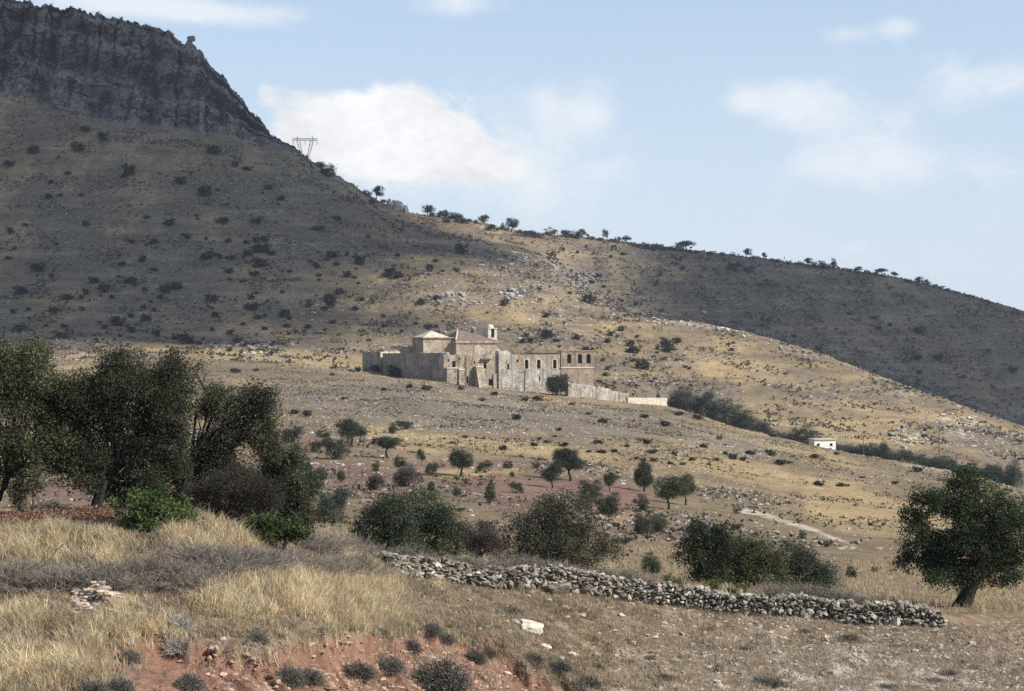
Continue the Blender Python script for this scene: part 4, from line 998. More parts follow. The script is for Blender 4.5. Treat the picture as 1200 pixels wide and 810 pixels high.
# ------------------------------------------------------------------ grass and ground litter (uncountable)
def sample(mask, n):
    w = (mask & VIS)[:-1, :-1]
    ar = np.linalg.norm(np.cross(np.stack([XX[:-1, 1:] - XX[:-1, :-1], DD[:-1, 1:] - DD[:-1, :-1], ZZ[:-1, 1:] - ZZ[:-1, :-1]], -1),
                                 np.stack([XX[1:, :-1] - XX[:-1, :-1], DD[1:, :-1] - DD[:-1, :-1], ZZ[1:, :-1] - ZZ[:-1, :-1]], -1)), axis=-1)
    w = np.where(w, ar, 0).ravel(); w = np.where(w > np.percentile(w[w > 0], 99.5), 0, w)
    idx = rng.choice(len(w), n, p=w / w.sum()); r, c = np.divmod(idx, NC - 1)
    u, v = rng.random(n), rng.random(n)
    def L(A): return (A[r, c] * (1 - u) + A[r, c + 1] * u) * (1 - v) + (A[r + 1, c] * (1 - u) + A[r + 1, c + 1] * u) * v
    return np.stack([L(XX), L(DD), L(ZZ)], -1), L(PXX), L(PY), np.stack([L(C[..., i]) for i in range(3)], -1)

def blades(P, h, w, col, lean=.35, per=1):
    n = len(P) * per
    P = np.repeat(P, per, 0) + np.c_[rng.normal(size=(n, 2)) * .05, np.zeros(n)]
    h = np.repeat(h, per) * rng.uniform(.5, 1.2, n); col = np.repeat(col, per, 0) * rng.uniform(.75, 1.25, (n, 1))
    a = rng.uniform(0, 6.283, n); side = np.stack([np.cos(a), np.sin(a), 0 * a], -1) * (w * rng.uniform(.7, 1.3, n) * .5)[:, None]
    le = rng.normal(size=(n, 2)) * lean + np.array([-.10, .0])
    m = P + np.c_[le * (h * .35)[:, None], h * .6]; t = P + np.c_[le * h[:, None], h * .98]
    b = P - np.array([0, 0, .03])
    v = np.stack([b - side, b + side, m + side * .8, m - side * .8, t], 1).reshape(-1, 3)
    k = np.arange(n)[:, None] * 5
    return v, k + np.array([[0, 1, 2, 3]]), k + np.array([[3, 2, 4]]), np.repeat(col, 5, 0)

def gmask(px, py):
    g = np.zeros(len(px))
    def bl(cx, cy, rx, ry, ro=0):
        a = R(ro); x = (px - cx) * math.cos(a) + (py - cy) * math.sin(a); y = -(px - cx) * math.sin(a) + (py - cy) * math.cos(a)
        return 1 - sstep(.55, 1.1, np.hypot(x / rx, y / ry))
    for q in [(60,645,130,30,2),(250,632,80,26,5),(430,680,60,40,10),(50,765,140,60,0),(390,705,110,36,15),(300,700,90,30,0),(160,735,60,30,0),(1180,712,50,12,0),(300,775,60,14,0),(385,755,50,14,0)]:
        g = np.maximum(g, bl(*q))
    return g
near_m = (TT > 2.9) & (TT < 4.02)
P, px, py, cc = sample(near_m & (PXX < 720), 80000)
gm = gmask(px, py) ; pat = fbm(P[:, 0] / .9, P[:, 1] / 1.6, o=3) + .5 * perlin(P[:, 0] / .22, P[:, 1] / .3)
red = (748 + .42 * np.maximum(px - 520, 0)) - py
keep = rng.random(len(P)) < np.clip(.3 + .5 * gm + pat * .8, .04, 1) * np.where((red < 0) & (px > 120), .10, 1)
P, gm, pat = P[keep], gm[keep], pat[keep]
hgt = (.10 + .20 * gm * rng.uniform(.3, 1.3, len(P)) + .06 * pat.clip(-1, 1)) * rng.lognormal(0, .25, len(P))
gold = np.array([.60, .50, .32]); dull = np.array([.24, .19, .13])
tt = np.clip(.12 + gm * .62 + pat * .6 + rng.normal(size=len(P)) * .2, 0, 1)[:, None]
hue = (1 + .16 * perlin(P[:, 0] / 1.7 + 3, P[:, 1] / 2.2))[:, None] * np.array([1, 1, 1]) + .10 * perlin(P[:, 0] / .7 + 3, P[:, 1] / .9)[:, None] * np.array([.6, -.2, -.6])
v, q4, t3, c_ = blades(P, hgt, .014, (dull + (gold - dull) * tt) * hue * (1 - .45 * (rng.random((len(P), 1)) < .16)), .5, 6)
def stuff(name, v, fs, c, mat, label, cat, smooth=False):
    me = bpy.data.meshes.new(name); fill_mesh(me, v, fs, np.clip(c, 0, 1), smooth); me.materials.append(mat)
    o = bpy.data.objects.new(name, me); COL.objects.link(o); tag(o, label, cat, kind='stuff'); return o
stuff('golden_grass', v, [t3, q4], c_, M_GRASS, 'tall golden dry grass covering the mound at the left', 'grass')
P, px, py, cc = sample((TT > 3.0) & (TT < 4.1) & (PXX > 430), 42000)
pat = fbm(P[:, 0] / .8, P[:, 1] / 1.4, o=3); gm = gmask(px, py)
keep = (pat + rng.normal(size=len(P)) * .3 > -.05) & ~((py > 752 + .42 * np.maximum(px - 520, 0)) & (px < 700) & (rng.random(len(P)) < .85))
P, pat, gm = P[keep], pat[keep], gm[keep]
tt = np.clip(.25 + pat * .3 + gm * .6 + rng.normal(size=len(P)) * .2, 0, 1)[:, None]
v, q4, t3, c_ = blades(P, .08 + .1 * rng.random(len(P)) + .15 * gm, .013, np.array([.27, .215, .155]) + (np.array([.46, .38, .26]) - np.array([.27, .215, .155])) * tt, .5, 4)
stuff('short_dry_grass', v, [t3, q4], c_, M_GRASS, 'short sparse brown grass on the field below the stone wall', 'grass')
P, px, py, cc = sample((TT > 3.0) & (TT < 4.1) & (PXX > 90), 5200)
kp_ = (fbm(P[:, 0] / 1.2, P[:, 1] / 1.8, o=2) > .05); P = P[kp_]; sz = rng.lognormal(-2.55, .4, len(P)); k = 14
tm = MB(); leaf_quads(tm, np.repeat(P, k, 0) + rng.normal(size=(len(P) * k, 3)) * np.repeat(sz, k)[:, None] * np.array([.6, .6, .35]) + np.c_[np.zeros((len(P) * k, 2)), np.repeat(sz, k) * .4], np.repeat(sz, k) * .7, np.repeat(np.where(rng.random((len(P), 1)) < .5, np.array([[.075, .072, .052]]), np.array([[.15, .125, .105]])) * rng.uniform(.6, 1.4, (len(P), 1)), k, 0), .25, .6)
o = tm.build('withered_herbs', M_GRASS); tag(o, 'small dark withered herbs scattered over the field and bank', 'weeds', kind='stuff')
P, px, py, cc = sample((TT > 4.8) & (DD < 135), 26000)
v, q4, t3, c_ = blades(P, .12 + .16 * rng.random(len(P)), .022, np.array([.38, .30, .19]) * rng.uniform(.7, 1.3, (len(P), 1)), .4, 4)
stuff('dry_grass', v, [t3, q4], c_, M_GRASS, 'dry yellowish grass on the ground behind the stone wall', 'grass')
P, px, py, cc = sample((TT > 3.9) & (TT < 4.6) & (PXX < 130), 2600)
leafm = MB(); leaf_quads(leafm, np.repeat(P, 5, 0) + rng.normal(size=(len(P) * 5, 3)) * np.array([.1, .1, .05]) + np.array([0, 0, .1]), .085, np.array([.20, .115, .075]) * rng.uniform(.5, 1.4, (len(P) * 5, 1)), .5)
o = leafm.build('withered_weeds', M_GRASS); tag(o, 'reddish brown withered weeds under the trees at the far left', 'weeds', kind='stuff')

def lumps(P, size, col, squash=.6, jag=.35):
    v0, f0 = ICO0; n = len(P)
    sc = size[:, None, None] * (1 + rng.normal(size=(n, 12, 1)) * jag * .5).clip(.4, 1.6)
    an = rng.uniform(0, 6.28, n); c, s = np.cos(an), np.sin(an)
    st = np.stack([rng.uniform(.7, 1.4, n), np.ones(n), squash * rng.uniform(.6, 1.2, n)], -1)
    v = v0[None] * st[:, None, :]
    v = np.stack([v[..., 0] * c[:, None] - v[..., 1] * s[:, None], v[..., 0] * s[:, None] + v[..., 1] * c[:, None], v[..., 2]], -1) * sc + P[:, None, :]
    f = (np.arange(n) * 12)[:, None, None] + f0[None]
    return v.reshape(-1, 3), [f.reshape(-1, 3)], np.repeat(col, 12, 0)
# pebbles near
P, px, py, cc = sample((TT > 3.0) & (TT < 4.1) & (PXX > 240), 14000)
keep = rng.random(len(P)) < .25 + .6 * sstep(700, 900, px) + .5 * (py > 752 + .42 * np.maximum(px - 520, 0)) * (px < 720)
P = P[keep]; px = px[keep]
v, f, c_ = lumps(P, np.minimum(rng.lognormal(-3.15, .5, len(P)), .10), np.where((px < 700)[:, None], np.array([[.36, .25, .18]]), np.array([[.38, .33, .27]])) * rng.uniform(.55, 1.35, (len(P), 1)))
stuff('gravel', v, f, c_, M_STONE, 'gravel and small stones strewn over the field and red bank', 'gravel')
# scree and low herbs on the slopes: size follows what lies there
def slope_pick(n, dmin, dmax, scale, thr, extra=None):
    P, px, py, cc = sample((TT > 5.6) & (DD > dmin) & (DD < dmax) & (TT < 16), n)
    m = fbm(P[:, 0] / scale, P[:, 1] / (scale * 1.5), o=3) + rng.normal(size=len(P)) * .25
    if extra is not None: m = m + extra(P, px, py)
    k = m > thr; return P[k], px[k], py[k]
def scx(P, px, py):
    e = 0
    for cx, cy, rx, ry in [(470,478,190,28),(640,495,150,20),(850,522,80,16),(600,335,120,40),(680,325,60,20),(330,215,120,25),(330,300,120,16)]:
        e = np.maximum(e, 1 - sstep(.5, 1.2, np.hypot((px - cx) / rx, (py - cy) / ry)))
    return e * .8
for nm, n, d0, d1, s0, lb in [('scree', 34000, 150, 640, .15, 'grey scree strewn over the slope below the monastery'), ('hill_scree', 44000, 640, 1250, .38, 'grey stones strewn over the hill behind the monastery')]:
    P, px, py = slope_pick(n, d0, d1, 35, .15, scx)
    v, f, c_ = lumps(P, np.minimum(s0 * rng.lognormal(0, .5, len(P)), 2.4 * s0), np.array([.26, .235, .205]) * rng.uniform(.5, 1.5, (len(P), 1)))
    stuff(nm, v, f, c_, M_STONE, lb, 'scree')
for nm, n, d0, d1, s0, lb in [('low_heath', 52000, 110, 640, .17, 'low dry thistles and herbs dotting the slope below the monastery'), ('hill_heath', 60000, 640, 1400, .50, 'low thorny scrub speckling the far hills')]:
    P, px, py = slope_pick(int(n * 1.6), d0, d1, 20, .22)
    sz = np.minimum(s0 * rng.lognormal(0, .55, len(P)), 2.1 * s0)
    k = 5; cen = np.repeat(P, k, 0) + rng.normal(size=(len(P) * k, 3)) * np.repeat(sz, k)[:, None] * np.array([.5, .5, .3]) + np.c_[np.zeros((len(P) * k, 2)), np.repeat(sz, k) * .35]
    base = np.where(rng.random((len(P), 1)) < .6, np.array([[.036, .037, .025]]), np.array([[.14, .112, .078]])) * rng.uniform(.6, 1.3, (len(P), 1))
    hm = MB(); leaf_quads(hm, cen, np.repeat(sz, k) * 1.1, np.repeat(base, k, 0), .6)
    o = hm.build(nm, M_GRASS); tag(o, lb, 'scrub', kind='stuff')
P, px, py = slope_pick(9000, 1060, 1400, 26, .2, lambda P, px, py: np.where((px > 640), .25, -.6))
sz = .8 * rng.lognormal(0, .45, len(P)); k = 6
cen = np.repeat(P, k, 0) + rng.normal(size=(len(P) * k, 3)) * np.repeat(sz, k)[:, None] * np.array([.5, .5, .3]) + np.c_[np.zeros((len(P) * k, 2)), np.repeat(sz, k) * .35]
hm = MB(); leaf_quads(hm, cen, np.repeat(sz, k), np.repeat(np.array([.05, .05, .035]) * rng.uniform(.6, 1.4, (len(P), 1)), k, 0), .6)
o = hm.build('far_scrub', M_GRASS); tag(o, 'dark scrub growing over the shaded far hill', 'scrub', kind='stuff')

# ------------------------------------------------------------------ the monastery
TH = R(28)
CX, CY = (520 - 600) * K * 600, 600.0
MON = empty('monastery', (CX, CY, 0), TH)
tag(MON, 'large old stone monastery with domed bell tower, one side in shade, standing on the hillside', 'monastery')
def mpart(name, build, mat, parent=MON, smooth=False):
    mb = MB(); build(mb); return mb.build(name, mat, parent, smooth)

def arch_pts(w, zs, n=10):
    an = np.linspace(0, np.pi, n)
    return [(-math.cos(t) * w / 2, zs + math.sin(t) * w / 2) for t in an]
def wall_open(mb, u0, u1, z0, z1, ops, v=0.0, thick=.6, zt=None):
    """wall along x with real openings; ops = (centre, sill, width, height, arched). zt(u) gives an uneven top"""
    top = (lambda u: z1) if zt is None else zt
    ops = sorted(ops); u = u0
    def quad(a, b, c, d):
        mb.add([a, b, c, d], [(0, 1, 2, 3)])
    def strip(a, b, lo, hi=None):
        n = max(1, int((b - a) / 1.2)); us = np.linspace(a, b, n + 1)
        for p, q in zip(us[:-1], us[1:]):
            quad((p, v, lo), (q, v, lo), (q, v, top(q) if hi is None else hi), (p, v, top(p) if hi is None else hi))
            if hi is None: quad((p, v, top(p)), (q, v, top(q)), (q, v + thick, top(q)), (p, v + thick, top(p)))
    for c, s, w, h, ar in ops:
        a, b = c - w / 2, c + w / 2
        strip(u, a, z0); strip(a, b, z0, s)
        zs = s + h - (w / 2 if ar else 0)
        rim = [(a, s), (b, s), (b, zs)]
        if ar:
            pts = arch_pts(w, zs)
            for (x0, y0), (x1, y1) in zip(pts[:-1], pts[1:]):
                quad((c + x0, v, y0), (c + x1, v, y1), (c + x1, v, s + h), (c + x0, v, s + h))
            rim += [(c + x, y) for x, y in pts[::-1][1:]]
        else: rim += [(a, zs)]
        # above
        n = max(1, int(w / 1.2)); us = np.linspace(a, b, n + 1)
        for p, q in zip(us[:-1], us[1:]):
            quad((p, v, s + h), (q, v, s + h), (q, v, top(q)), (p, v, top(p)))
            quad((p, v, top(p)), (q, v, top(q)), (q, v + thick, top(q)), (p, v + thick, top(p)))
        for (x0, y0), (x1, y1) in zip(rim, rim[1:] + rim[:1]):
            quad((x0, v, y0), (x1, v, y1), (x1, v + thick, y1), (x0, v + thick, y0))
        u = b
    strip(u, u1, z0)
def pane(c, s, w, h, ar, v=.5, parent=MON, name='window'):
    def bld(mb):
        zs = s + h - (w / 2 if ar else 0)
        rim = [(c - w / 2 - .05, s - .05), (c + w / 2 + .05, s - .05)] + ([(c + x * 1.05, y) for x, y in arch_pts(w, zs)[::-1]] if ar else [(c + w / 2 + .05, s + h + .05), (c - w / 2 - .05, s + h + .05)])
        m = len(rim); mb.add([(x, v, y) for x, y in rim] + [(c, v, s + h * .4)], [(i, (i + 1) % m, m) for i in range(m)])
    return mpart(name, bld, M_DARK, parent)
def upx(px, v=0.0):            # along the front: which metre stands on this sight line
    t = (px - 600) * K
    return (t * (CY + v * math.cos(TH)) - CX + v * math.sin(TH)) / (math.cos(TH) - t * math.sin(TH))
def zpx(py, u, v=0.0): return (HZ - py) * K * (CY + u * math.sin(TH) + v * math.cos(TH))

UA, UB, UC, UD = 0.0, upx(597), upx(657), upx(695)
jag = lambda amp, sc, sd: (lambda u: amp * float(perlin(np.array(u * sc), np.array(sd))))
# front, old left section
zl = zpx(416, 8); j1 = jag(.5, .5, 3.1)
opsL = [(upx(532), zpx(430.5, 4), 1.15, 1.8, False), (upx(545), zpx(431.5, 7), 1.0, 1.7, False), (upx(568.5), zpx(432, 14), .95, 1.7, False), (upx(546.5), zpx(449, 7), 1.3, 2.0, False), (upx(575.5), zpx(452, 15), 1.7, 1.9, False), (upx(525.5), zpx(424, 2), .5, .8, False), (upx(538.5), zpx(422, 5), .5, .7, False), (upx(556), zpx(427, 9), .55, .9, False), (upx(560.5), zpx(436, 10), .6, .9, False)]
mpart('front_wall', lambda mb: wall_open(mb, UA, upx(583), -17, zl, opsL, zt=lambda u: zl + j1(u)), M_LIME)
for o_ in opsL: pane(*o_)
# ruined pale buttress
ub0, ub1 = upx(583), upx(597)
zb = zpx(411.5, 18); j2 = jag(.8, .9, 7.7)
mpart('buttress', lambda mb: (wall_open(mb, ub0, ub1, -17, zb, [(upx(594), zpx(433, 19), .7, 1.6, False)], v=-.9, thick=2.5, zt=lambda u: zb + j2(u)), mb.add([(ub0, -.9, -17), (ub0, 1.6, -17), (ub0, 1.6, zb + j2(ub0)), (ub0, -.9, zb + j2(ub0))], [(0, 3, 2, 1)]), mb.add([(ub1, -.9, -17), (ub1, 1.6, -17), (ub1, 1.6, zb + j2(ub1)), (ub1, -.9, zb + j2(ub1))], [(0, 1, 2, 3)])), M_RUBBLE)
pane(upx(594), zpx(433, 19), .7, 1.6, False, v=-.3)
mpart('rubble_facing', lambda mb: box(mb, upx(577.6), ub0 - .01, -.35, -.003, -17, zpx(438, 15)), M_RUBBLE)
# front, arched right section
zr = zpx(415.6, 27)
opsR = [(upx(606.5), zpx(424.5, 22), .75, .8, False)] + [(upx(p), zpx(432.3, 26), 1.25, 2.8, True) for p in (617, 631.2, 650)] + [(upx(632), zpx(446, 28), .5, 1.5, False)]
mpart('front_wall', lambda mb: wall_open(mb, UB, UC, -17, zr, opsR[:1] + opsR[1:4]), M_LIME)
for o_ in opsR[:4]: pane(*o_)
mpart('lower_facing', lambda mb: wall_open(mb, UB + .01, UC - .2, -17, zpx(433.5, 27), [(upx(632), zpx(447, 28), .45, 1.4, False)], v=-.22, thick=.25), M_RUBBLE)
pane(upx(632), zpx(447, 28), .45, 1.4, False, v=-.03)
for p in (617, 631.2, 650):
    u = upx(p); zs = zpx(432.3, 26) + 2.8 - .625
    def fr(mb, u=u, zs=zs):
        a = np.array(arch_pts(1.28, zs)); b = np.array(arch_pts(1.85, zs))
        for i in range(len(a) - 1):
            q = [(u + a[i][0], a[i][1]), (u + a[i+1][0], a[i+1][1]), (u + b[i+1][0], b[i+1][1]), (u + b[i][0], b[i][1])]
            mb.add([(x, -.10, z) for x, z in q] + [(x, .02, z) for x, z in q], [(0, 1, 2, 3), (2, 3, 7, 6), (0, 1, 5, 4)])
        for sx in (-1, 1): box(mb, u + sx * .78 - .14, u + sx * .78 + .14, -.10, .02, zs - 2.2, zs)
        box(mb, u - .95, u + .95, -.16, .02, zs - 2.35, zs - 2.2)
    mpart('window_surround', fr, M_PLASTER)
# brown loggia at the right end
zc = zpx(412, 40)
opsC = [(upx(p), zpx(429.5, 40), 1.55, 3.8, True) for p in (666.5, 679, 689)]
mpart('loggia_wall', lambda mb: (wall_open(mb, UC, UD, -17, zc, opsC, v=-.35, thick=.8), mb.add([(UC, -.35, -17), (UC, .5, -17), (UC, .5, zc), (UC, -.35, zc)], [(0, 3, 2, 1)])), M_BRICK)
for o_ in opsC: pane(*o_, v=.4, name='arch_opening')
mpart('cornice', lambda mb: box(mb, UC - .25, UD + .25, -.6, .6, zc - .02, zc + .35), M_BRICK)
mpart('string_course', lambda mb: box(mb, UC - .1, UD + .1, -.55, -.36, zpx(431.5, 40), zpx(430.3, 40)), M_PLASTER)
for p in (666.5, 679, 689):
    u = upx(p); mpart('balustrade', lambda mb: box(mb, u - .76, u + .76, -.25, -.1, zpx(429.5, 40), zpx(429.5, 40) + .9), M_BRICK)
# bodies behind the fronts
mpart('body_wall', lambda mb: (box(mb, UB, UC, .62, 20, -17, zr - .8, skip='b'), box(mb, UC, UD, .47, 22, -17, zc - .4, skip='b')), M_LIME)
mpart('east_wall', lambda mb: box(mb, UD - .5, UD + .002, -.352, 22, -17, zc - .004, skip='b'), M_BRICK)
# shaded side wall, made of joined lengths
VL = 58
j3 = jag(.35, .35, 12.0)
zsd = zpx(414, 0, 10)
def side(mb, v0, v1, z1, ops, push=0.0):
    m2 = MB(); wall_open(m2, 0, v1 - v0, -16, z1, ops, zt=lambda u: z1 + j3(u + v0))
    for arr, cc in zip(m2.v, m2.c):
        pass
    V = np.concatenate(m2.v); V = np.stack([V[:, 1] - push, v1 - V[:, 0], V[:, 2]], -1)
    mb.add(V, np.concatenate(m2.f[4]))
lens = [(0.02, 21, zsd + .1, .0, M_LIME), (21, 44, zsd - .1, -.4, M_LIME), (44, VL, zsd + .4, .3, M_LIME)]
SO = {0: [(6, -7.6, .7, 1.4, False), (11, -7.8, .7, 1.4, False), (15, -5.8, .7, 1.6, False)], 1: [(3, -5.2, .8, 1.6, False), (8, -5.0, .8, 1.6, False), (14, -5.2, .8, 1.6, False)], 2: []}
for k_, (v0, v1, z1, pu, mt) in enumerate(lens):
    mpart('side_wall', lambda mb: side(mb, v0, v1, z1, SO[k_], pu), mt)
    for (c, s, w, h, ar) in SO[k_]:
        mpart('window', lambda mb: mb.add([(.45 - pu, v1 - c - w / 2 - .05, s - .05), (.45 - pu, v1 - c + w / 2 + .05, s - .05), (.45 - pu, v1 - c + w / 2 + .05, s + h), (.45 - pu, v1 - c - w / 2 - .05, s + h)], [(0, 1, 2, 3)]), M_DARK)
mpart('pilaster', lambda mb: [box(mb, -.35, .1, v, v + 1.0, -16, zsd - 2.0) for v in (4, 8.5)], M_LIME)
mpart('terrace', lambda mb: box(mb, .62, UB, .62, VL - .1, -16, zl - .9, skip='b'), M_PLASTER)
mpart('terrace_wall', lambda mb: (box(mb, .7, 12, VL - .7, VL - .1, -16, zsd + .3), box(mb, 2.2, 14, 43, 43.6, zl - 1, zl + .9)), M_PLASTER)
# pyramid roofed block
u0 = upx(496.2, 20); u1 = upx(534, 20); v0, v1 = 20, 28
zt = zpx(396.5, u0, v0); zb0 = zl - 1
def pyr(mb, a, b, c, d, z0, z1, k=.5, over=.5):
    a -= over; b += over; c -= over; d += over; m = (a + b) / 2 if k == .5 else a + (b - a) * k
    mb.add([(a,c,z0),(b,c,z0),(b,d,z0),(a,d,z0),(m,(c+d)/2,z1)], [(0,1,4),(1,2,4),(2,3,4),(3,0,4)]); mb.add([(a,c,z0),(b,c,z0),(b,d,z0),(a,d,z0)], [(0,3,2,1)])
mpart('chapel_block', lambda mb: box(mb, u0, u1, v0, v1, zb0, zt, skip='b'), M_LIME)
mpart('cornice', lambda mb: box(mb, u0 - .55, u1 - .01, v0 - .55, v1 + .55, zt, zt + .32), M_LIME)
mpart('pyramid_roof', lambda mb: pyr(mb, upx(497, 20), upx(527, 20), v0, v1, zt + .33, zpx(387.6, 5, 24), .5, .0), M_PLASTER)
mpart('side_block', lambda mb: box(mb, u0 - .3, u0 + 5, v1 + .6, v1 + 8, zb0, zt - 2.6), M_LIME)
# nave with tiled roof
n0, n1, w0, w1 = upx(534.5, 17.5), upx(583, 17.5), 17.5, 28
zn = zpx(402.2, n0 + 6, w0)
mpart('nave', lambda mb: box(mb, n0, n1, w0, w1, zb0, zn, skip='b'), M_LIME)
mpart('cornice', lambda mb: box(mb, n0 - .35, n1 + .35, w0 - .45, w1 + .4, zn, zn + .75), M_LIME)
def hip(mb):
    a, b, c, d, z0 = n0 - .3, n1 + .1, w0 - .4, w1 + .35, zn + .755
    zr_ = zpx(387, n0 + 3, 23); m = (c + d) / 2
    mb.add([(a,c,z0),(b,c,z0),(b,d,z0),(a,d,z0),(a + 3.4,m,zr_),(b - 8.2,m,zr_ - .35)], [(0,1,5,4),(2,3,4,5)])
    mb.add([(a,c,z0),(b,c,z0),(b,d,z0),(a,d,z0),(a + 3.4,m,zr_),(b - 8.2,m,zr_ - .35)], [(3,0,4),(1,2,5)])
mpart('tiled_roof', hip, M_TILE)
mpart('roof_ridge', lambda mb: tube(mb, [(n0 - .3, w0 - .4, zn + .85), (n0 + 3.1, (w0 + w1) / 2, zpx(386.6, n0 + 3, 23) + .05)], [.22, .22], 6), M_PLASTER)
mpart('roof_buttress', lambda mb: mb.add([(n1, w0 + .2, zb0), (n1 + 3.2, w0 + .2, zb0), (n1, w0 + .2, zn - 1.2), (n1, w0 + 1.4, zb0), (n1 + 3.2, w0 + 1.4, zb0), (n1, w0 + 1.4, zn - 1.2)], [(0, 1, 2), (3, 5, 4)]) or mb.add([(n1 + 3.2, w0 + .2, zb0), (n1 + 3.2, w0 + 1.4, zb0), (n1, w0 + 1.4, zn - 1.2), (n1, w0 + .2, zn - 1.2)], [(0, 1, 2, 3)]), M_PLASTER)
# bell tower
t0, t1 = upx(572, 19), upx(582.3, 19); c0, c1 = 19.0, 22.4
zt0, zt1 = zn + .7, zpx(385.3, t0, 19)
BT = mpart('bell_tower', lambda mb: (wall_open(mb, t0, t1, zt0, zt1, [((t0 + t1) / 2 + .1, zt0 + 1.0, 1.15, 2.9, True)], v=c0, thick=.5),
     mb.add([(t0,c0,zt0),(t0,c1,zt0),(t0,c1,zt1),(t0,c0,zt1)], [(0,3,2,1)]), mb.add([(t1,c0,zt0),(t1,c1,zt0),(t1,c1,zt1),(t1,c0,zt1)], [(0,1,2,3)]), mb.add([(t0,c1,zt0),(t1,c1,zt0),(t1,c1,zt1),(t0,c1,zt1)], [(0,1,2,3)]), mb.add([(t0,c0+.5,zt1),(t1,c0+.5,zt1),(t1,c1,zt1),(t0,c1,zt1)], [(0,1,2,3)])), M_PLASTER)
pane((t0 + t1) / 2 + .1, zt0 + 1.0, 1.15, 2.9, True, v=c0 + .45, parent=BT, name='arch_opening')
mpart('cornice', lambda mb: box(mb, t0 - .25, t1 + .25, c0 - .25, c1 + .25, zt1, zt1 + .28), M_PLASTER, BT)
def dome(mb):
    v, f = ICO2; q = v[:, :] * np.array([(t1 - t0) * .40, (t1 - t0) * .40, 1.15]); q[:, 2] = np.maximum(q[:, 2], -.1)
    mb.add(q + np.array([(t0 + t1) / 2, (c0 + c1) / 2, zt1 + .3]), f)
mpart('dome', dome, M_PLASTER, BT, True)
# low annexes at the foot of the front
za = zpx(432, 3, -2)
mpart('annex', lambda mb: box(mb, 0.0, upx(535.5, -2.2), -2.2, -.003, -17, za, skip='b'), M_LIME)
mpart('coping', lambda mb: box(mb, -.15, upx(535.5, -2.2) + .1, -2.4, -.01, za, za + .32), M_PLASTER)
mpart('annex', lambda mb: box(mb, upx(538, -1.6), upx(544, -1.6), -1.6, -.003, -17, za - .5, skip='b'), M_LIME)
mpart('coping', lambda mb: box(mb, upx(538, -1.6) - .1, upx(544, -1.6) + .1, -1.8, -.01, za - .5, za - .1), M_PLASTER)
e0, e1 = upx(561, -3.2), upx(567.5, -3.2)
mpart('sloping_buttress', lambda mb: (mb.add([(e0, -5.2, -17), (e1, -5.2, -17), (e1, -.01, -17), (e0, -.01, -17), (e0, -1.6, za + .3), (e1, -1.6, za + .3), (e1, -.01, za + .3), (e0, -.01, za + .3)], [(0, 1, 5, 4), (1, 2, 6, 5), (3, 0, 4, 7), (4, 5, 6, 7)])), M_LIME)
mpart('coping', lambda mb: box(mb, e0 - .1, e1 + .1, -1.8, -.02, za + .305, za + .65), M_PLASTER)
mpart('canopy', lambda mb: box(mb, upx(563), upx(575), -1.1, -.01, zpx(421.6, 14), zpx(420.4, 14)), M_WOOD)
mpart('drainpipe', lambda mb: tube(mb, [(upx(598.3), -1.1, zpx(416, 20)), (upx(598.3), -1.1, -16)], [.16, .16], 6), M_STEEL)
def tanks(mb, x, y): tube(mb, [(x, y, zl - .95), (x, y, zl + .6)], [.7, .7], 10); tube(mb, [(x, y, zl + .6), (x, y, zl + .8)], [.72, .1], 10)
for p, vv in ((514, 9), (519.5, 10), (524, 9)):
    x = upx(p, vv); mpart('roof_tank', lambda mb: tanks(mb, x, vv), M_STEEL)

# retaining wall that steps down from the right end
def ridge_wall(name, pts, thick, mat, label, depth=4.0, step=True, jit=.25):
    P = [np.array([(px - 600) * K * d, d, (HZ - py) * K * d]) for px, py, d in pts]; c0 = P[0].copy()
    mb = MB(); k = 0
    for a, b in zip(P[:-1], P[1:]):
        n = max(1, int(np.linalg.norm(b - a) / .9)); t = b - a; nn = np.array([t[1], -t[0], 0]); nn /= np.linalg.norm(nn); nn *= thick / 2
        for i in range(n):
            q0, q1 = a + t * i / n - c0, a + t * (i + 1) / n - c0
            zt_ = (q0[2] if step else (q0[2] + q1[2]) / 2) + rng.normal() * jit * .5
            v = [q0 + nn, q1 + nn, q1 - nn, q0 - nn]
            v = [np.array([x[0], x[1], zt_ - depth]) for x in v] + [np.array([x[0], x[1], zt_ + rng.normal() * jit * .2]) for x in v]
            mb.add(v, [(0, 1, 5, 4), (1, 2, 6, 5), (2, 3, 7, 6), (3, 0, 4, 7), (4, 5, 6, 7)])
    o = mb.build(name, mat); o.location = c0; tag(o, label, 'wall'); return o
ridge_wall('retaining_wall', [(664, 448, 596), (680, 451, 599), (697, 454, 602), (699, 452.5, 602.5), (708, 456, 604), (722, 459, 607), (735, 461.5, 610)], 1.6, M_RUBBLE, 'pale rubble wall stepping down from the right end of the monastery', 6)
ridge_wall('garden_wall', [(735, 466, 597), (757, 466.2, 601), (780.5, 466.4, 606)], .8, M_PLASTER, 'low straight whitish wall between the stepped rubble wall and the tree row', 3.4, False, .05)

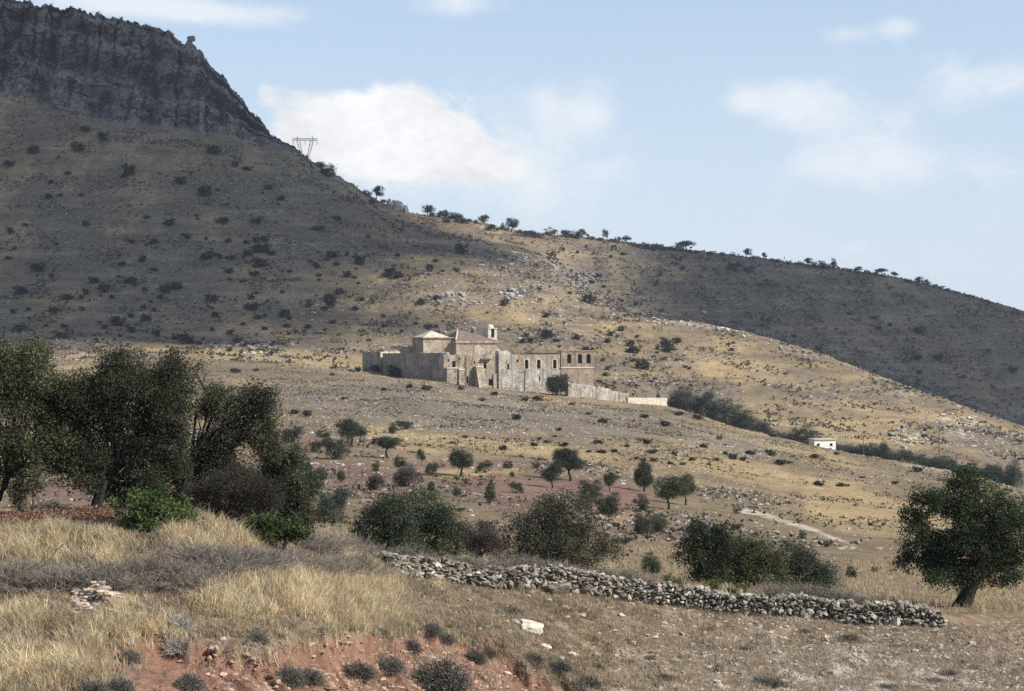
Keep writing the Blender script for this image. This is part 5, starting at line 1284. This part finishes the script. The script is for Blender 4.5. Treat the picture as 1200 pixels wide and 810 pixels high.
# little white house in the fold
hd = 545; hx = (967 - 600) * K * hd; gz = (HZ - 530) * K * hd
H = empty('white_house', (hx, hd, gz), R(12)); tag(H, 'little whitewashed house with flat roof and two small windows in the fold', 'house')
hw, htop = 13.2 * K * hd, (HZ - 515.5) * K * hd - gz
ow = [(-1.9, htop - 1.7, .8, .75, False), (1.7, htop - 1.7, .8, .75, False)]
mpart('wall', lambda mb: (wall_open(mb, -hw, hw, -1.5, htop, ow, thick=.4), box(mb, -hw, hw, .402, 4.2, -1.5, htop - .02, skip='b'), [mb.add([(s * hw, 0, -1.5), (s * hw, .402, -1.5), (s * hw, .402, htop), (s * hw, 0, htop)], [(0, 1, 2, 3)]) for s in (-1, 1)]), mat_simple('whitewash', (.74, .71, .64), attr=False, var=.12, scale=1), H)
for o_ in ow: pane(*o_, v=.35, parent=H)
mpart('roof', lambda mb: box(mb, -hw - .25, hw + .25, -.3, 4.5, htop, htop + .22), M_PLASTER, H)

# poles and the far pylon
def pole(px, top, bot, d, label, r=.13, arm=0, name='utility_pole', lean=0.0):
    b = np.array([(px - 600) * K * d, d, (HZ - bot) * K * d]); h = (bot - top) * K * d
    o = empty(name, tuple(b)); tag(o, label, 'pole')
    mb = MB(); tube(mb, [(0, 0, -1), (lean * h, 0, h)], [r, r * .7], 7); mb.build('shaft', M_WOOD, o)
    if arm:
        mb = MB(); box(mb, lean * h * .95 - arm * 1.4, lean * h * .95 + arm * .2, -r - .05, r + .05, h * .93, h * .93 + .22); mb.build('crossarm', M_WOOD, o)
pole(1100.5, 494, 542, 560, 'tall dark pole standing in the long tree row at the right', .17)
pole(1121, 531, 566, 470, 'shorter pole showing just above the crown of the large oak', .15)
pole(1012, 511, 536, 560, 'thin pole in the tree row not far right of the white house', .12, .5)
pole(933, 492, 512, 640, 'thin pole above the round tree left of the white house', .12)
pole(614.7, 435, 459, 602, 'dark lamp pole with a long arm in front of the arched windows', .22, 1.6, 'lamp_pole')
pole(733.5, 449, 465, 606, 'slim pole behind the stepped rubble wall', .1)
pole(677.5, 434, 450, 607, 'slim pole in front of the brown loggia end of the monastery', .1)
pd = 1290; pb = np.array([(357.5 - 600) * K * pd, pd, (HZ - 192) * K * pd]); s = K * pd
PY_ = empty('pylon', tuple(pb)); tag(PY_, 'steel lattice power pylon with a wide top beam on the ridge below the cliff', 'pylon')
def lat(mb, a, b, wa, wb, n, r=.115):
    a, b = np.array(a, float), np.array(b, float)
    t = (b - a) / np.linalg.norm(b - a); e = np.cross(t, [0, 1, 0]); e = e / np.linalg.norm(e) if np.linalg.norm(e) > .1 else np.array([1, 0, 0]); f = np.cross(t, e)
    cr = [(1, 1), (-1, 1), (-1, -1), (1, -1)]
    ring = lambda k: [a + (b - a) * k / n + (e * x + f * y) * (wa + (wb - wa) * k / n) / 2 for x, y in cr]
    for k in range(n):
        p, q = ring(k), ring(k + 1)
        for i in range(4):
            tube(mb, [p[i], q[i]], [r, r], 4); tube(mb, [p[i], q[(i + 1) % 4]], [r * .6, r * .6], 3)
zt_ = (192 - 164.5) * s
for sx in (-1, 1):
    mb = MB(); lat(mb, (1.5 * s * 0 + sx * 1.2, 0, (192 - 189) * s), (sx * 8.2 * s, 0, zt_), 1.0, 1.9, 7); mb.build('leg', M_STEEL, PY_)
mb = MB(); lat(mb, (0, 0, -2), (0, 0, 3 * s), 5, 2.4, 3); mb.build('base', M_STEEL, PY_)
mb = MB(); lat(mb, (-15 * s, 0, zt_ + .5), (14.5 * s, 0, zt_ + .5), 1.1, 1.1, 16); mb.build('top_beam', M_STEEL, PY_)
for sx in (-9, 8.7):
    mb = MB(); tube(mb, [(sx * s, 0, zt_ + .5), (sx * s, 0, zt_ + 5.5 * s)], [.4, .12], 5); mb.build('peak', M_STEEL, PY_)
for sx in (-14, 0, 14):
    mb = MB(); tube(mb, [(sx * s, 0, zt_), (sx * s, 0, zt_ - 5 * s)], [.14, .2], 5); mb.build('insulator', M_STEEL, PY_)

# ------------------------------------------------------------------ sun, clouds, sky, air
AZ, EL = 68, 38            # sun: to the right of and a little behind the camera
sdir = np.array([math.sin(R(AZ)) * math.cos(R(EL)), -math.cos(R(AZ)) * math.cos(R(EL)), math.sin(R(EL))])
li = bpy.data.lights.new('sun', 'SUN'); li.energy = 5.0; li.angle = R(.53); li.color = (1, .95, .86)
so = bpy.data.objects.new('sun', li); COL.objects.link(so)
from mathutils import Vector
so.rotation_euler = Vector(-sdir).to_track_quat('-Z', 'Y').to_euler()

# the two clouds that stand between the sun and the left and far hills
def cloud(name, label, mask, n, rad, seed, dist=6200):
    r = np.random.default_rng(seed)
    w = mask.copy(); w[VIS == 0] *= 1
    rr, cc_ = np.where(w > 0.02)
    sel = r.choice(len(rr), n, p=(w[rr, cc_] * DD[rr, cc_] ** 1.0) / (w[rr, cc_] * DD[rr, cc_] ** 1.0).sum())
    P = np.stack([XX, DD, ZZ], -1)[rr[sel], cc_[sel]]
    P = P + sdir * (dist + r.normal(size=(n, 1)) * 60) + r.normal(size=(n, 3)) * np.where(r.random((n, 1)) < .035, 50, 15)
    v0, f0 = ICO1
    mb = MB()
    sc = rad * r.uniform(.5, 1.2, n)
    vv = v0[None] * sc[:, None, None] * (1 + .15 * r.normal(size=(n, len(v0), 1))) + P[:, None]
    c0 = P.mean(0)
    mb.add((vv - c0).reshape(-1, 3), ((np.arange(n) * len(v0))[:, None, None] + f0[None]).reshape(-1, 3))
    o = mb.build(name, M_CLOUD); o.location = c0
    tag(o, label, 'cloud', kind='structure')
M_CLOUD = mat_simple('cloud', (.85, .85, .86), attr=False, rough=1, var=.05, transl=.4)
def poly(px, py, pts):
    pts = np.array(pts, float); ins = np.zeros(px.shape, bool); j = len(pts) - 1
    for i in range(len(pts)):
        xi, yi, xj, yj = *pts[i], *pts[j]
        with np.errstate(divide='ignore', invalid='ignore'):
            ins ^= ((yi > py) != (yj > py)) & (px < (xj - xi) * (py - yi) / (yj - yi) + xi)
        j = i
    return ins
far_ok = (TT > 10) & (TT < 17.9)
ml = far_ok & ((poly(PXX, PY, [(-650,-300),(-650,406),(0,398),(150,391),(215,376),(250,338),(300,308),(360,290),(430,282),(490,286),(515,286),(485,268),(455,256),(430,246),(400,220),(330,175),(230,50),(100,0)]) | ((TT > 15.9) & (PXX < 400))))
mr = far_ok & (DD > 1040) & (poly(PXX, PY, [(690,330),(760,312),(840,303),(870,294),(1000,300),(1200,350),(1500,420),(1800,600),(1800,900),(1100,600),(700,375)]) | ((TT > 16) & (PXX > 890)))
edge_l = fbm(XX / 60, DD / 60, o=3)
cloud('cloud', 'broken cloud standing in front of the sun, shading the left hill and cliff', ml * (.35 + .65 * (sstep(0, 40, 0 * XX + 40))), 4600, 24, 3)
cloud('cloud', 'cloud standing in front of the sun, shading the far hill', mr * (.004 + .996 * sstep(700, 960, PXX) ** 3.2), 3600, 23, 4)

wd = bpy.data.worlds.new('World'); SC.world = wd; wd.use_nodes = True
nt = wd.node_tree; nt.nodes.clear(); n = N(nt)
sk = n('ShaderNodeTexSky', sky_type='NISHITA', sun_disc=False, sun_elevation=R(EL), sun_rotation=R(180 - AZ), air_density=1.0, dust_density=.5, ozone_density=2.5)
tc = n('ShaderNodeTexCoord').outputs['Generated']
sp = n('ShaderNodeSeparateXYZ', {0: tc})
az = n.m('ARCTAN2', sp.outputs[0], sp.outputs[1]); el = n.m('ARCSINE', sp.outputs[2])
# clouds live at bearings and heights in the sky (radians)
def A(px): return math.atan((px - 600) * K)
def E(py): return math.atan((HZ - py) * K)
vec = n('ShaderNodeCombineXYZ', {0: az, 1: n.mul(el, 1.5), 2: 0.0}).outputs[0]
warp = n('ShaderNodeTexNoise', {'Vector': vec, 'Scale': 9.0, 'Detail': 5}).outputs[1]
v2 = n('ShaderNodeMixRGB', {0: .035, 1: vec, 2: warp}, blend_type='LINEAR_LIGHT').outputs[0]
puff = n.noise(v2, 26.0, 10, .62)
puf2 = n.noise(v2, 9.0, 8, .6)
def blobs(L):
    dens = None
    for px, py, rx, ry, amp in L:
        dx = n.m('DIVIDE', n.m('SUBTRACT', az, A(px)), rx * K); dy = n.m('DIVIDE', n.m('SUBTRACT', el, E(py)), ry * K)
        q = n.add(n.mul(dx, dx), n.mul(dy, dy)); gsn = n.mul(n.m('EXPONENT', n.mul(q, -.9)), amp)
        dens = gsn if dens is None else n.add(dens, gsn)
    return dens
fine_ = n.noise(v2, 60.0, 8, .6)
nz = n.add(n.mul(n.m('SUBTRACT', puff, .5), 1.5), n.add(n.mul(n.m('SUBTRACT', puf2, .5), 1.2), n.mul(n.m('SUBTRACT', fine_, .5), .5)))
# heaped cloud beside the slope
d1 = n.add(blobs([(470,125,48,34,.95),(430,150,60,40,.7),(390,140,36,34,.6),(340,140,40,40,.75),(308,112,16,20,.55),(505,150,50,36,.75),(380,185,90,36,.7),(480,185,70,34,.6),(560,190,60,26,.6),(540,160,34,24,.5),(600,205,50,20,.5),(-260,120,120,60,1),(1650,140,120,60,1)]), nz)
c1 = n.rng(d1, .36, .92, 0, .93)
# thin wisps
d2 = n.add(blobs([(440,160,150,70,.55),(600,195,110,46,.55),(665,130,44,30,.5),(700,125,26,36,.45),(635,115,18,18,.35),(640,240,60,40,.3),(870,118,28,20,.62),(940,115,60,30,.66),(985,150,90,36,.5),(1115,105,34,26,.45),(1180,100,44,24,.6),(1110,195,120,26,.55),(1000,205,90,30,.4),(230,20,110,14,.8),(130,8,90,14,.7),(530,4,60,16,.75),(990,45,34,12,.5),(1055,38,26,14,.5),(1060,300,200,60,.25)]), n.mul(nz, .75))
c2 = n.rng(d2, .12, 1.0, 0, .75)
lit = n.rng(n.noise(v2, 20.0, 8, .65), .3, .7, .80, 1.06)
CLOUDC = n('ShaderNodeCombineXYZ', {0: 1.0, 1: 1.0, 2: 1.01}).outputs[0]
ccol = scalec(n, CLOUDC, n.mul(lit, 7.2))
veil = n.add(n.mul(n.m('EXPONENT', n.mul(n.m('ABSOLUTE', el), -7.0)), .66), .24)
skyc = n.mix(veil, sk.outputs[0], (5.0, 5.7, 6.9))
c = n.mix(c1, n.mix(c2, skyc, (6.6, 6.8, 7.0)), ccol)
bg = n('ShaderNodeBackground', {0: c, 1: .105})
n('ShaderNodeOutputWorld', {0: bg.outputs[0]})

mb = MB(); box(mb, -1400, 1900, -60, 2520, -230, 140)
m, nt = nmat('haze'); n = N(nt)
pv = n('ShaderNodeVolumePrincipled', {'Color': (.74, .82, 1.0, 1), 'Density': .00006, 'Anisotropy': .2})
o_ = n('ShaderNodeOutputMaterial'); nt.links.new(pv.outputs[0], o_.inputs['Volume'])
import os
if not os.environ.get('NOHAZE'):
    hz = mb.build('haze', m); tag(hz, 'thin bluish summer haze filling the air over the hills', 'haze', kind='stuff')

cam = bpy.data.cameras.new('camera'); co = bpy.data.objects.new('camera', cam); COL.objects.link(co)
cam.sensor_width = 36; cam.lens = 36 / (1200 * K); cam.clip_end = 30000; cam.clip_start = .5
co.location = (0, 0, 0); co.rotation_euler = (R(90), 0, 0)
SC.camera = co
vs = SC.view_settings; vs.view_transform = 'Standard'; vs.look = 'None'; vs.exposure = 0.42; vs.gamma = 1.0; vs.use_curve_mapping = False
SC.render.engine = 'CYCLES'
cy = SC.cycles; cy.max_bounces = 6; cy.diffuse_bounces = 3; cy.glossy_bounces = 2; cy.transmission_bounces = 3; cy.transparent_max_bounces = 6; cy.volume_bounces = 1
cy.use_denoising = False
